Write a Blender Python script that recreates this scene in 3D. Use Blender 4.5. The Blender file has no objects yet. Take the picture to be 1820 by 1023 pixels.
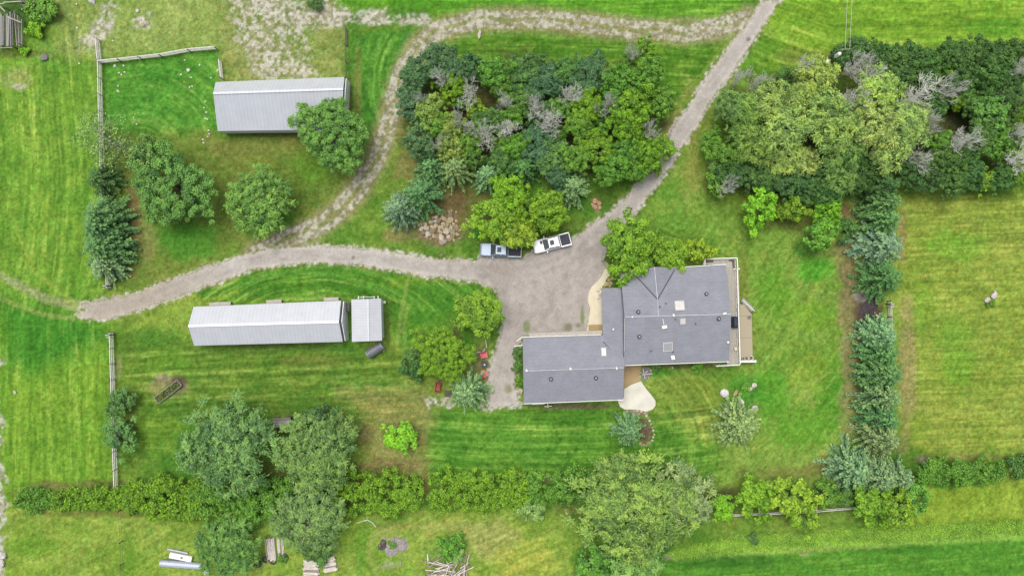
import bpy, math, random
import numpy as np

# ---------------------------------------------------------------- camera, light, exposure
sc = bpy.context.scene
H = 103.0          # drone height (m)
S = 0.085          # metres per photo pixel on the ground
cam = bpy.data.objects.new("camera", bpy.data.cameras.new("camera"))
sc.collection.objects.link(cam)
cam.location = (0, 0, H)
cam.rotation_euler = (0, 0, 0)
cam.data.sensor_width = 36.0
cam.data.lens = 18.0 * H / (910 * S)
cam.data.clip_end = 6000
sc.camera = cam

SUN_EL, SUN_AZ = math.radians(72), math.radians(-28)     # azimuth from +Y (photo top), negative = to the left
w = bpy.data.worlds.new("World"); sc.world = w; w.use_nodes = True
nt = w.node_tree; bg = nt.nodes["Background"]
sky = nt.nodes.new("ShaderNodeTexSky"); sky.sky_type = 'NISHITA'; sky.sun_disc = False
sky.sun_elevation = SUN_EL; sky.sun_rotation = SUN_AZ
sky.air_density = 1.0; sky.dust_density = 4.0; sky.ozone_density = 1.0
hz = nt.nodes.new("ShaderNodeHueSaturation"); hz.inputs["Saturation"].default_value = 0.4      # thin even cloud: a paler sky
nt.links.new(sky.outputs[0], hz.inputs["Color"]); nt.links.new(hz.outputs[0], bg.inputs[0]); bg.inputs[1].default_value = 0.12
sun = bpy.data.objects.new("sun", bpy.data.lights.new("sun", 'SUN'))
sun.data.energy = 1.6; sun.data.angle = math.radians(38); sun.data.color = (1.0, 0.95, 0.86)
sd = (math.sin(SUN_AZ) * math.cos(SUN_EL), math.cos(SUN_AZ) * math.cos(SUN_EL), math.sin(SUN_EL))
from mathutils import Vector, Matrix
sun.rotation_euler = Vector(sd).to_track_quat('Z', 'Y').to_euler()
sc.collection.objects.link(sun)
sc.view_settings.view_transform = 'Standard'; sc.view_settings.look = 'None'
sc.view_settings.gamma = 1.0; sc.view_settings.exposure = 0.78
sc.render.engine = 'CYCLES'
sc.cycles.max_bounces = 6; sc.cycles.diffuse_bounces = 3

rng = np.random.default_rng(7)
random.seed(7)
G = 0.5            # photo brightness -> base colour

def P(px, py, h=0.0):
    f = S * (H - h) / H
    return ((px - 910) * f, (511.5 - py) * f, h)

def lin(c, g=G):
    o = []
    for v in c[:3]:
        v = v / 255.0
        v = v / 12.92 if v <= 0.04045 else ((v + 0.055) / 1.055) ** 2.4
        o.append(v * g)
    return tuple(o)

# ---------------------------------------------------------------- materials
MATS = {}
def mat(name, col, rough=0.8, metal=0.0, noise=0.15, scale=3.0, bump=0.0, spec=0.3, stretch=None):
    if name in MATS: return MATS[name]
    m = bpy.data.materials.new(name); m.use_nodes = True
    t = m.node_tree; b = t.nodes["Principled BSDF"]
    b.inputs["Roughness"].default_value = rough; b.inputs["Metallic"].default_value = metal
    b.inputs["Specular IOR Level"].default_value = spec
    tc = t.nodes.new("ShaderNodeTexCoord"); mp = t.nodes.new("ShaderNodeMapping")
    t.links.new(tc.outputs["Object"], mp.inputs[0])
    if stretch: mp.inputs["Scale"].default_value = stretch
    n = t.nodes.new("ShaderNodeTexNoise"); n.inputs["Scale"].default_value = scale; n.inputs["Detail"].default_value = 6
    t.links.new(mp.outputs[0], n.inputs["Vector"])
    r = t.nodes.new("ShaderNodeMapRange"); r.inputs["From Min"].default_value = 0.25; r.inputs["From Max"].default_value = 0.75
    r.inputs["To Min"].default_value = 1 - noise; r.inputs["To Max"].default_value = 1 + noise
    t.links.new(n.outputs["Fac"], r.inputs["Value"])
    mx = t.nodes.new("ShaderNodeVectorMath"); mx.operation = 'SCALE'; mx.inputs[0].default_value = col
    t.links.new(r.outputs[0], mx.inputs["Scale"]); t.links.new(mx.outputs[0], b.inputs["Base Color"])
    if bump:
        bp = t.nodes.new("ShaderNodeBump"); bp.inputs["Strength"].default_value = bump; bp.inputs["Distance"].default_value = 0.05
        t.links.new(n.outputs["Fac"], bp.inputs["Height"]); t.links.new(bp.outputs[0], b.inputs["Normal"])
    MATS[name] = m
    return m

def ground_mat(name, scales, amps, bump):
    m = bpy.data.materials.new(name); m.use_nodes = True
    t = m.node_tree; b = t.nodes["Principled BSDF"]; b.inputs["Roughness"].default_value = 0.95
    b.inputs["Specular IOR Level"].default_value = 0.1
    a = t.nodes.new("ShaderNodeAttribute"); a.attribute_name = "albedo"
    tc = t.nodes.new("ShaderNodeTexCoord"); prev = None
    for s, am in zip(scales, amps):
        n = t.nodes.new("ShaderNodeTexNoise"); n.inputs["Scale"].default_value = s; n.inputs["Detail"].default_value = 4
        n.inputs["Roughness"].default_value = 0.65
        t.links.new(tc.outputs["Object"], n.inputs["Vector"])
        r = t.nodes.new("ShaderNodeMapRange"); r.clamp = False
        r.inputs["From Min"].default_value = 0.3; r.inputs["From Max"].default_value = 0.7
        r.inputs["To Min"].default_value = 1 - am; r.inputs["To Max"].default_value = 1 + am
        t.links.new(n.outputs["Fac"], r.inputs["Value"])
        if prev is None: prev = r.outputs[0]
        else:
            q = t.nodes.new("ShaderNodeMath"); q.operation = 'MULTIPLY'
            t.links.new(prev, q.inputs[0]); t.links.new(r.outputs[0], q.inputs[1]); prev = q.outputs[0]
        last = n
    mx = t.nodes.new("ShaderNodeVectorMath"); mx.operation = 'SCALE'
    t.links.new(a.outputs["Color"], mx.inputs[0]); t.links.new(prev, mx.inputs["Scale"])
    t.links.new(mx.outputs[0], b.inputs["Base Color"])
    bp = t.nodes.new("ShaderNodeBump"); bp.inputs["Strength"].default_value = bump; bp.inputs["Distance"].default_value = 0.12
    t.links.new(last.outputs["Fac"], bp.inputs["Height"]); t.links.new(bp.outputs[0], b.inputs["Normal"])
    return m

def leaf_mat(name, trans=0.25, rough=0.6):
    """leaf colour = the object's own colour x per-leaf tint, which also holds painted crown shade; light leaves lean yellow, dark ones blue-green"""
    m = bpy.data.materials.new(name); m.use_nodes = True
    t = m.node_tree; b = t.nodes["Principled BSDF"]; out = t.nodes["Material Output"]
    b.inputs["Roughness"].default_value = rough; b.inputs["Specular IOR Level"].default_value = 0.3
    oi = t.nodes.new("ShaderNodeObjectInfo"); a = t.nodes.new("ShaderNodeAttribute"); a.attribute_name = "tint"
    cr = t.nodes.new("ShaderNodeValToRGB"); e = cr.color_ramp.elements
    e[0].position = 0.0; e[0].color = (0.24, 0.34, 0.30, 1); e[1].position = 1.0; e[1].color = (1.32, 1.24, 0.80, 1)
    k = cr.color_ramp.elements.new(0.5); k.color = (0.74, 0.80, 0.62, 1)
    t.links.new(a.outputs["Fac"], cr.inputs["Fac"])
    mx = t.nodes.new("ShaderNodeVectorMath"); mx.operation = 'MULTIPLY'
    t.links.new(oi.outputs["Color"], mx.inputs[0]); t.links.new(cr.outputs[0], mx.inputs[1])
    sc2 = t.nodes.new("ShaderNodeVectorMath"); sc2.operation = 'SCALE'; sc2.inputs["Scale"].default_value = 1.0
    t.links.new(mx.outputs[0], sc2.inputs[0])
    t.links.new(sc2.outputs[0], b.inputs["Base Color"])
    tr = t.nodes.new("ShaderNodeBsdfTranslucent"); t.links.new(sc2.outputs[0], tr.inputs["Color"])
    ms = t.nodes.new("ShaderNodeMixShader"); ms.inputs[0].default_value = trans
    t.links.new(b.outputs[0], ms.inputs[1]); t.links.new(tr.outputs[0], ms.inputs[2]); t.links.new(ms.outputs[0], out.inputs["Surface"])
    return m

# ---------------------------------------------------------------- object helpers
COL = sc.collection
LABELS = set()
def tag(o, label=None, cat=None, group=None, kind=None):
    if label:
        o["label"] = label
    if cat: o["category"] = cat
    if group: o["group"] = group
    if kind: o["kind"] = kind
    return o
def empty(name, loc=(0, 0, 0), rz=0.0, label=None, cat=None, group=None):
    o = bpy.data.objects.new(name, None); COL.objects.link(o); o.empty_display_size = 0.3
    o.location = loc; o.rotation_euler = (0, 0, rz)
    return tag(o, label, cat, group)
def link(name, me, parent=None):
    o = bpy.data.objects.new(name, me); COL.objects.link(o)
    if parent: o.parent = parent
    return o

class MB:
    def __init__(s): s.v = []; s.f = []
    def add(s, vs, fs):
        n = len(s.v); s.v += [tuple(p) for p in vs]; s.f += [tuple(i + n for i in f) for f in fs]; return s
    def box(s, c, d, rz=0.0, M=None):
        x, y, z = d[0] / 2, d[1] / 2, d[2] / 2
        vs = [(-x, -y, -z), (x, -y, -z), (x, y, -z), (-x, y, -z), (-x, -y, z), (x, -y, z), (x, y, z), (-x, y, z)]
        cr, sr = math.cos(rz), math.sin(rz)
        if M is not None: vs = [tuple(M @ Vector(p)) for p in vs]
        else: vs = [(p[0] * cr - p[1] * sr, p[0] * sr + p[1] * cr, p[2]) for p in vs]
        vs = [(p[0] + c[0], p[1] + c[1], p[2] + c[2]) for p in vs]
        return s.add(vs, [(3, 2, 1, 0), (4, 5, 6, 7), (0, 1, 5, 4), (1, 2, 6, 5), (2, 3, 7, 6), (3, 0, 4, 7)])
    def bar(s, a, b, wd, ht):
        """square bar from a to b, wd across (horizontal), ht tall"""
        a = Vector(a); b = Vector(b); d = b - a; L = d.length
        if L < 1e-6: return s
        x = d / L; up = Vector((0, 0, 1))
        if abs(x.z) > 0.99: up = Vector((1, 0, 0))
        y = up.cross(x).normalized(); z = x.cross(y)
        M = Matrix((x, y, z)).transposed()
        return s.box((a + b) / 2, (L, wd, ht), M=M)
    def tube(s, a, b, r0, r1=None, n=8, cap=True):
        if r1 is None: r1 = r0
        a = Vector(a); b = Vector(b); x = (b - a).normalized(); up = Vector((0, 0, 1)) if abs(x.z) < 0.95 else Vector((1, 0, 0))
        y = up.cross(x).normalized(); z = x.cross(y)
        vs = []
        for c, r in ((a, r0), (b, r1)):
            for i in range(n):
                t = 2 * math.pi * i / n; vs.append(c + y * (r * math.cos(t)) + z * (r * math.sin(t)))
        fs = [(i, (i + 1) % n, n + (i + 1) % n, n + i) for i in range(n)]
        if cap: fs += [tuple(range(n - 1, -1, -1)), tuple(range(n, 2 * n))]
        return s.add(vs, fs)
    def rings(s, rs, cap=True):
        """loft of equal-length rings"""
        n = len(rs[0]); vs = [p for r in rs for p in r]; fs = []
        for k in range(len(rs) - 1):
            for i in range(n):
                j = (i + 1) % n; fs.append((k * n + i, k * n + j, (k + 1) * n + j, (k + 1) * n + i))
        if cap: fs += [tuple(range(n - 1, -1, -1)), tuple(range((len(rs) - 1) * n, len(rs) * n))]
        return s.add(vs, fs)
    def prism(s, poly, z0, z1):
        return s.rings([[(x, y, z0) for x, y in poly], [(x, y, z1) for x, y in poly]])
    def slab(s, pts, th):
        """sloping panel: 3D outline (counter-clockwise seen from above) with thickness straight down"""
        return s.rings([[(p[0], p[1], p[2] - th) for p in pts], [tuple(p) for p in pts]])
    def build(s, name, m, parent=None, smooth=False, bevel=0.0):
        me = bpy.data.meshes.new(name); me.from_pydata(s.v, [], s.f); me.update()
        if m: me.materials.append(m)
        if smooth: me.shade_smooth()
        o = link(name, me, parent)
        if bevel:
            bv = o.modifiers.new("bevel", 'BEVEL'); bv.width = bevel; bv.segments = 2; bv.limit_method = 'ANGLE'
        return o

def ccw(poly):
    a = sum(poly[i][0] * poly[(i + 1) % len(poly)][1] - poly[(i + 1) % len(poly)][0] * poly[i][1] for i in range(len(poly)))
    return poly if a > 0 else poly[::-1]

# ---------------------------------------------------------------- noise + ground painting
def vnoise(x, y, seed):
    r = np.random.default_rng(seed); T = r.random((256, 256)).astype(np.float32)
    xi = np.floor(x).astype(np.int64); yi = np.floor(y).astype(np.int64)
    fx = (x - xi).astype(np.float32); fy = (y - yi).astype(np.float32)
    fx = fx * fx * (3 - 2 * fx); fy = fy * fy * (3 - 2 * fy)
    a = T[xi & 255, yi & 255]; b = T[(xi + 1) & 255, yi & 255]; c = T[xi & 255, (yi + 1) & 255]; d = T[(xi + 1) & 255, (yi + 1) & 255]
    return (a * (1 - fx) + b * fx) * (1 - fy) + (c * (1 - fx) + d * fx) * fy
def fbm(x, y, period, octv=4, seed=1, gain=0.55):
    o = 0; am = 1; tot = 0; f = 1.0 / period
    for k in range(octv):
        o = o + am * vnoise(x * f + 17.3 * k, y * f + 9.1 * k, seed + k); tot += am; am *= gain; f *= 2.03
    return o / tot
def poly_sd(u, v, pts):
    """signed distance (px), positive inside"""
    d = np.full(u.shape, 1e9, np.float32); ins = np.zeros(u.shape, bool); n = len(pts)
    for i in range(n):
        (x0, y0), (x1, y1) = pts[i], pts[(i + 1) % n]
        dx, dy = x1 - x0, y1 - y0; L = dx * dx + dy * dy + 1e-9
        t = np.clip(((u - x0) * dx + (v - y0) * dy) / L, 0, 1)
        d = np.minimum(d, (u - x0 - t * dx) ** 2 + (v - y0 - t * dy) ** 2)
        if y0 != y1:
            c = ((y0 > v) != (y1 > v)) & (u < (x1 - x0) * (v - y0) / (y1 - y0) + x0); ins ^= c
    d = np.sqrt(d)
    return np.where(ins, d, -d)
def line_dist(u, v, pts):
    """distance to a polyline, signed side offset and the run along it"""
    best = np.full(u.shape, 1e18, np.float32); off = np.zeros(u.shape, np.float32); run = np.zeros(u.shape, np.float32); acc = 0
    for i in range(len(pts) - 1):
        (x0, y0), (x1, y1) = pts[i], pts[i + 1]; dx, dy = x1 - x0, y1 - y0; L = math.hypot(dx, dy)
        t = np.clip(((u - x0) * dx + (v - y0) * dy) / (L * L), 0, 1)
        ex, ey = u - x0 - t * dx, v - y0 - t * dy; q = ex * ex + ey * ey
        k = q < best; best = np.where(k, q, best)
        sd_ = (dx * (v - y0) - dy * (u - x0)) / L
        off = np.where(k, np.sign(sd_) * np.sqrt(q), off); run = np.where(k, acc + t * L, run); acc += L
    return np.sqrt(best), off, run
def smooth(e0, e1, x):
    t = np.clip((x - e0) / (e1 - e0), 0, 1); return t * t * (3 - 2 * t)
# ================================================================ the ground (one sheet) and the roads
step = 0.17
def axis(lim, far):
    core = np.arange(-lim, lim + step / 2, step); ext = []; x = lim; d = step
    while x < far:
        d = min(d * 1.22, 160.0); x += d; ext.append(x)
    ext = np.array(ext); return np.concatenate([-ext[::-1], core, ext])
AX = axis(82.0, 2200.0); AY = axis(48.0, 2200.0)
gx, gy = np.meshgrid(AX, AY); NX, NY = len(AX), len(AY)
U = (gx / S + 910).astype(np.float32); V = (511.5 - gy / S).astype(np.float32)

n1 = fbm(U, V, 160, 4, 11); n2 = fbm(U, V, 45, 4, 31); n3 = fbm(U, V, 14, 4, 51); n4 = fbm(U, V, 5, 3, 71)
jit = (n2 - 0.5) * 1.0 + (n3 - 0.5) * 0.9
C = np.zeros(U.shape + (3,), np.float32)
def setmix(col, a):
    global C
    C = C * (1 - a[..., None]) + np.array(lin(col), np.float32) * a[..., None]
def both(c1, c2, n): return np.array(lin(c1), np.float32) * (1 - n[..., None]) + np.array(lin(c2), np.float32) * n[..., None]
C = both((82, 132, 34), (140, 165, 56), smooth(0.3, 0.7, n1 * 0.6 + n2 * 0.4))
def region(pts, c1, c2, feather=14, jitter=22, alpha=1.0, n=None):
    global C
    a = smooth(-feather, feather, poly_sd(U, V, pts) + jit * jitter) * alpha
    q = .2 + .6 * smooth(0.3, 0.7, n2 * 0.5 + n1 * 0.2 + n3 * 0.3) if n is None else n
    C = C * (1 - a[..., None]) + both(c1, c2, q) * a[..., None]
def blob(u, v, ru, rv, col, alpha=0.8, rough=0.9):
    d = np.sqrt(((U - u) / ru) ** 2 + ((V - v) / rv) ** 2) - jit * rough
    setmix(col, smooth(1.15, 0.45, d) * alpha)
def streak(pts, coord, period, amp, feather=20, seed=5, sharp=1.0):
    """mower / seeding lines: brightness and yellowness vary across 'coord'"""
    global C
    a = smooth(-feather, feather, poly_sd(U, V, pts) + jit * 15)
    s = (vnoise(coord / period, np.zeros_like(coord) + 0.5, seed) - 0.5) + 0.6 * (vnoise(coord / (period * 0.42), np.zeros_like(coord) + 3.5, seed + 9) - 0.5)
    s = s * (0.55 + 0.9 * n2) * sharp
    wisp = vnoise(coord / 2.3, (U + V) / 26 + coord * .01, seed + 40) + vnoise(coord / 4.1, (U - V) / 44, seed + 41) - 1.0
    s = s + .75 * wisp * (.5 + n1)
    dry = np.clip(s - .12, 0, 1) * a * amp * 1.3
    C = C * (1 - dry[..., None]) + np.array(lin((176, 180, 96)), np.float32) * dry[..., None]
    m = 1 + 1.6 * amp * a * s
    C = np.clip(C * np.stack([m * (1 + 0.12 * a * s), m, m], -1), 0.002, 1)

# --- fields and lawns (real differences of grass: cut, age, dryness)
region([(-400, -400), (160, -400), (170, 110), (180, 300), (190, 560), (-400, 600)], (94, 150, 34), (134, 170, 50), 16)
region([(-400, 570), (200, 560), (205, 880), (-400, 900)], (96, 150, 30), (132, 170, 42), 20)
region([(0, 530), (160, 560), (200, 600), (60, 665), (8, 640)], (52, 124, 26), (84, 152, 34), 30)
region([(60, -200), (420, -200), (400, 80), (180, 108), (70, 100)], (126, 154, 58), (164, 178, 92), 20)
region([(380, -200), (620, -200), (612, 140), (390, 145)], (112, 146, 48), (168, 168, 92), 12)
region([(180, 108), (388, 88), (386, 235), (380, 262), (236, 240), (184, 230)], (62, 132, 32), (104, 164, 48), 12)
region([(190, 240), (640, 232), (640, 300), (560, 400), (430, 440), (225, 520), (200, 470)], (92, 128, 36), (132, 144, 58), 16)
blob(330, 420, 75, 40, (70, 140, 30), .8); blob(560, 300, 50, 34, (100, 146, 34), .7); blob(480, 395, 60, 26, (84, 142, 30), .7)
region([(622, 55), (745, 50), (716, 120), (690, 200), (650, 270), (640, 230), (624, 140)], (60, 130, 32), (104, 160, 46), 12)
blob(636, 160, 8, 110, (128, 134, 60), .8, .5)
region([(590, -300), (1345, -300), (1320, 34), (1200, 38), (1000, 24), (780, 22), (600, 12)], (76, 142, 22), (112, 166, 32), 8)
region([(770, 62), (900, 50), (1040, 58), (1200, 80), (1290, 70), (1240, 150), (1190, 200), (1120, 110), (760, 100)], (70, 128, 24), (112, 154, 36), 8)
region([(1190, 190), (1240, 130), (1216, 200), (1180, 260)], (128, 148, 50), (158, 160, 82), 10)
region([(1400, -300), (2300, -300), (2300, 86), (1500, 84), (1300, 160), (1330, 70)], (108, 156, 26), (140, 180, 42), 10)
blob(1430, 100, 70, 16, (126, 136, 52), .7); blob(1345, 95, 50, 60, (70, 132, 26), .55); blob(1770, 50, 50, 20, (90, 160, 30), .6)
region([(1230, 200), (1260, 260), (1280, 380), (1500, 400), (1530, 540), (1520, 850), (1290, 850), (1150, 660), (1200, 470), (1110, 420), (1180, 300)], (108, 152, 40), (142, 168, 66), 16)
for b in [(1450, 480, 40, 26, (74, 162, 24), .8), (1375, 520, 40, 60, (98, 158, 28), .7), (1440, 560, 60, 30, (118, 164, 32), .7), (1370, 690, 34, 60, (84, 158, 26), .75),
          (1480, 690, 30, 80, (84, 152, 26), .8), (1420, 760, 60, 40, (92, 158, 28), .7), (1200, 400, 60, 30, (82, 138, 30), .6), (1250, 430, 40, 30, (86, 140, 30), .6),
          (1190, 340, 30, 20, (88, 144, 30), .6), (1290, 660, 30, 22, (88, 138, 32), .7), (1320, 695, 40, 34, (60, 140, 30), .75), (1170, 660, 36, 10, (70, 150, 26), .8),
          (1240, 700, 70, 40, (118, 140, 40), .7), (1185, 780, 40, 60, (76, 138, 30), .6), (1440, 650, 50, 40, (130, 160, 40), .6), (1260, 770, 30, 40, (132, 146, 52), .6)]:
    blob(*b)
region([(1594, 345), (2300, 335), (2300, 800), (1620, 805), (1600, 760)], (130, 156, 42), (152, 168, 62), 14)
blob(1690, 435, 60, 34, (108, 170, 34), .6); blob(1695, 590, 45, 34, (112, 166, 36), .5); blob(1705, 660, 40, 40, (104, 166, 30), .6); blob(1640, 540, 26, 60, (112, 166, 30), .5); blob(1760, 345, 60, 8, (92, 128, 34), .8)
region([(760, 725), (1000, 722), (1100, 722), (1280, 790), (1290, 850), (1000, 845), (770, 850), (750, 780)], (66, 130, 28), (116, 166, 46), 24)
region([(345, 515), (480, 470), (640, 470), (850, 500), (850, 620), (720, 640), (700, 530), (360, 535)], (62, 126, 26), (104, 156, 40), 10)
blob(760, 530, 60, 40, (82, 142, 34), .7); blob(720, 500, 50, 14, (108, 150, 34), .7)
region([(205, 590), (330, 600), (700, 620), (760, 700), (700, 740), (300, 760), (210, 860)], (72, 122, 30), (118, 148, 44), 20)
blob(280, 600, 50, 24, (66, 128, 30), .6); blob(300, 645, 50, 30, (108, 158, 34), .5); blob(470, 665, 40, 10, (106, 146, 40), .5); blob(740, 640, 14, 60, (126, 160, 48), .7); blob(210, 650, 8, 30, (150, 150, 90), .6); blob(560, 640, 80, 12, (118, 130, 50), .6)
blob(640, 690, 70, 20, (82, 144, 32), .6); blob(280, 765, 60, 60, (118, 160, 40), .6)
region([(600, 690), (760, 690), (780, 745), (750, 800), (755, 840), (640, 845), (640, 740)], (134, 140, 58), (160, 154, 88), 20, alpha=.85)
blob(690, 825, 70, 14, (138, 124, 72), .8); blob(652, 770, 20, 30, (128, 116, 70), .7); blob(757, 860, 9, 34, (136, 122, 66), .8, .4); blob(750, 775, 14, 22, (140, 136, 70), .7)
region([(-400, 905), (1010, 900), (1040, 1400), (-400, 1400)], (118, 158, 38), (156, 174, 68), 14)
for b in [(100, 870, 90, 12, (150, 150, 78), .7), (60, 970, 50, 20, (96, 150, 24), .6), (230, 1000, 14, 60, (100, 150, 30), .6), (870, 960, 60, 40, (168, 166, 92), .6), (930, 1000, 60, 40, (170, 176, 60), .7), (560, 960, 60, 26, (96, 150, 34), .5), (700, 930, 50, 14, (150, 150, 70), .6), (780, 935, 60, 14, (158, 160, 80), .5), (690, 1005, 30, 12, (176, 178, 130), .6), (430, 940, 40, 12, (50, 140, 40), .7)]:
    blob(*b)
region([(1180, 985), (1310, 955), (1480, 945), (1640, 932), (2300, 905), (2300, 950), (1700, 970), (1400, 985), (1200, 1000)], (120, 176, 50), (164, 196, 84), 6, 8)
region([(1620, 870), (1780, 855), (2300, 840), (2300, 925), (1640, 935), (1560, 930)], (126, 156, 34), (150, 176, 50), 8)
region([(1170, 1003), (1400, 984), (1560, 974), (1700, 963), (2300, 940), (2300, 1500), (1160, 1500)], (82, 142, 32), (94, 152, 38), 5, 6)
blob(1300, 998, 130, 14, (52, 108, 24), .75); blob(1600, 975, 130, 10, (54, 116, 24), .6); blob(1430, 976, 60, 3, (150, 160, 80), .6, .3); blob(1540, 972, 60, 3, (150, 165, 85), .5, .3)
blob(1430, 985, 12, 4, (150, 150, 96), .8, .4)

# --- mower and seeding lines
ang = np.arctan2(V - 150, U - 330); rad = np.hypot(U - 250, (V - 260) * 1.15)
streak([(-300, -300), (165, -300), (175, 250), (190, 560), (-300, 560)], U + (V - 300) ** 2 * 0.0004 + 14 * n1, 9, .26, seed=3)
streak([(-300, 570), (200, 570), (200, 900), (-300, 900)], U + 10 * n1, 12, .22, seed=4)
streak([(180, 110), (388, 90), (386, 240), (240, 240)], rad + 14 * n2, 7, .24, 8, seed=6)
streak([(622, 55), (740, 55), (690, 200), (650, 270)], np.hypot(U - 790, V - 140) + 10 * n2, 11, .32, 10, seed=7)
streak([(590, -300), (1345, -300), (1320, 34), (780, 22)], V + 0.02 * U + 5 * n1, 5, .30, 6, seed=8)
streak([(770, 62), (900, 52), (1040, 60), (1290, 72), (1200, 200), (760, 110)], V + (U - 960) ** 2 * -0.00018 + 8 * n1, 5.5, .30, 8, seed=9)
streak([(1400, -300), (2300, -300), (2300, 86), (1500, 84), (1330, 140)], V + 12 * n1 + np.where(U < 1480, (1480 - U) * 0.35, 0), 9, .24, 8, seed=10)
streak([(1594, 345), (2300, 335), (2300, 800), (1600, 800)], V + 0.035 * (U - 1700) + 2 * n1, 3.0, .18, 12, seed=12)
streak([(750, 722), (1280, 722), (1290, 850), (760, 850)], V + (U - 960) ** 2 * 0.00022 - 8 * n1, 5.5, .30, 24, seed=13)
streak([(345, 515), (480, 468), (850, 500), (850, 560), (360, 540)], np.hypot(U - 560, (V - 640) * 1.5) + 10 * n2, 13, .34, 8, seed=14)
streak([(210, 610), (760, 620), (740, 740), (210, 840)], V + 0.05 * U + 10 * n1, 9, .26, 20, seed=15)
streak([(1130, 660), (1290, 640), (1290, 850), (1140, 850)], np.hypot(U - 1090, V - 800) + 14 * n2, 6, .17, 20, seed=16)
streak([(1110, 400), (1500, 400), (1530, 850), (1330, 850), (1330, 460)], U * 0.8 + V * 0.6 + 40 * n1, 9, .12, 20, seed=17)
streak([(1150, 385), (1290, 400), (1290, 470), (1180, 440)], V - 0.35 * U + 12 * n2, 7, .26, 14, seed=27)
streak([(-300, 905), (1000, 905), (1000, 1400), (-300, 1400)], U * .5 + V + 60 * n1, 16, .14, 20, seed=18)
streak([(1170, 1005), (2300, 950), (2300, 1500), (1160, 1500)], V + 0.075 * U, 2.6, .14, 6, seed=19)
# two-wheel turns across the lawn between the sheds, and pale wheel lines
for pts, wd, col, al in [([(395, 470), (450, 492), (540, 478), (600, 470)], 3, (112, 168, 60), .5), ([(430, 505), (520, 482), (600, 490), (690, 520)], 3, (104, 164, 56), .5),
                         ([(-60, 450), (20, 500), (80, 530), (150, 548)], 9, (176, 174, 120), .6), ([(-60, 480), (10, 535), (80, 560), (130, 566)], 5, (170, 180, 96), .4),
                         ([(20, 380), (60, 480), (130, 540)], 5, (150, 176, 60), .5), ([(230, 585), (330, 545), (420, 520)], 6, (140, 166, 52), .6), ([(705, 620), (712, 560), (730, 470)], 4, (140, 170, 70), .6), ([(722, 690), (718, 620), (722, 540)], 4, (140, 170, 70), .6),
                         ([(670, 1023), (655, 985), (662, 950), (700, 935)], 4, (160, 172, 86), .5), ([(640, 1023), (640, 970), (660, 930), (720, 915)], 10, (84, 146, 34), .5),
                         ([(1430, 700), (1470, 690), (1490, 660)], 2, (160, 176, 84), .5), ([(1425, 690), (1460, 672), (1480, 655)], 2, (160, 176, 84), .4)]:
    d, o, r = line_dist(U, V, pts); setmix(col, smooth(wd * 1.3, wd * .4, d + jit * wd * .8) * al)

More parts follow.
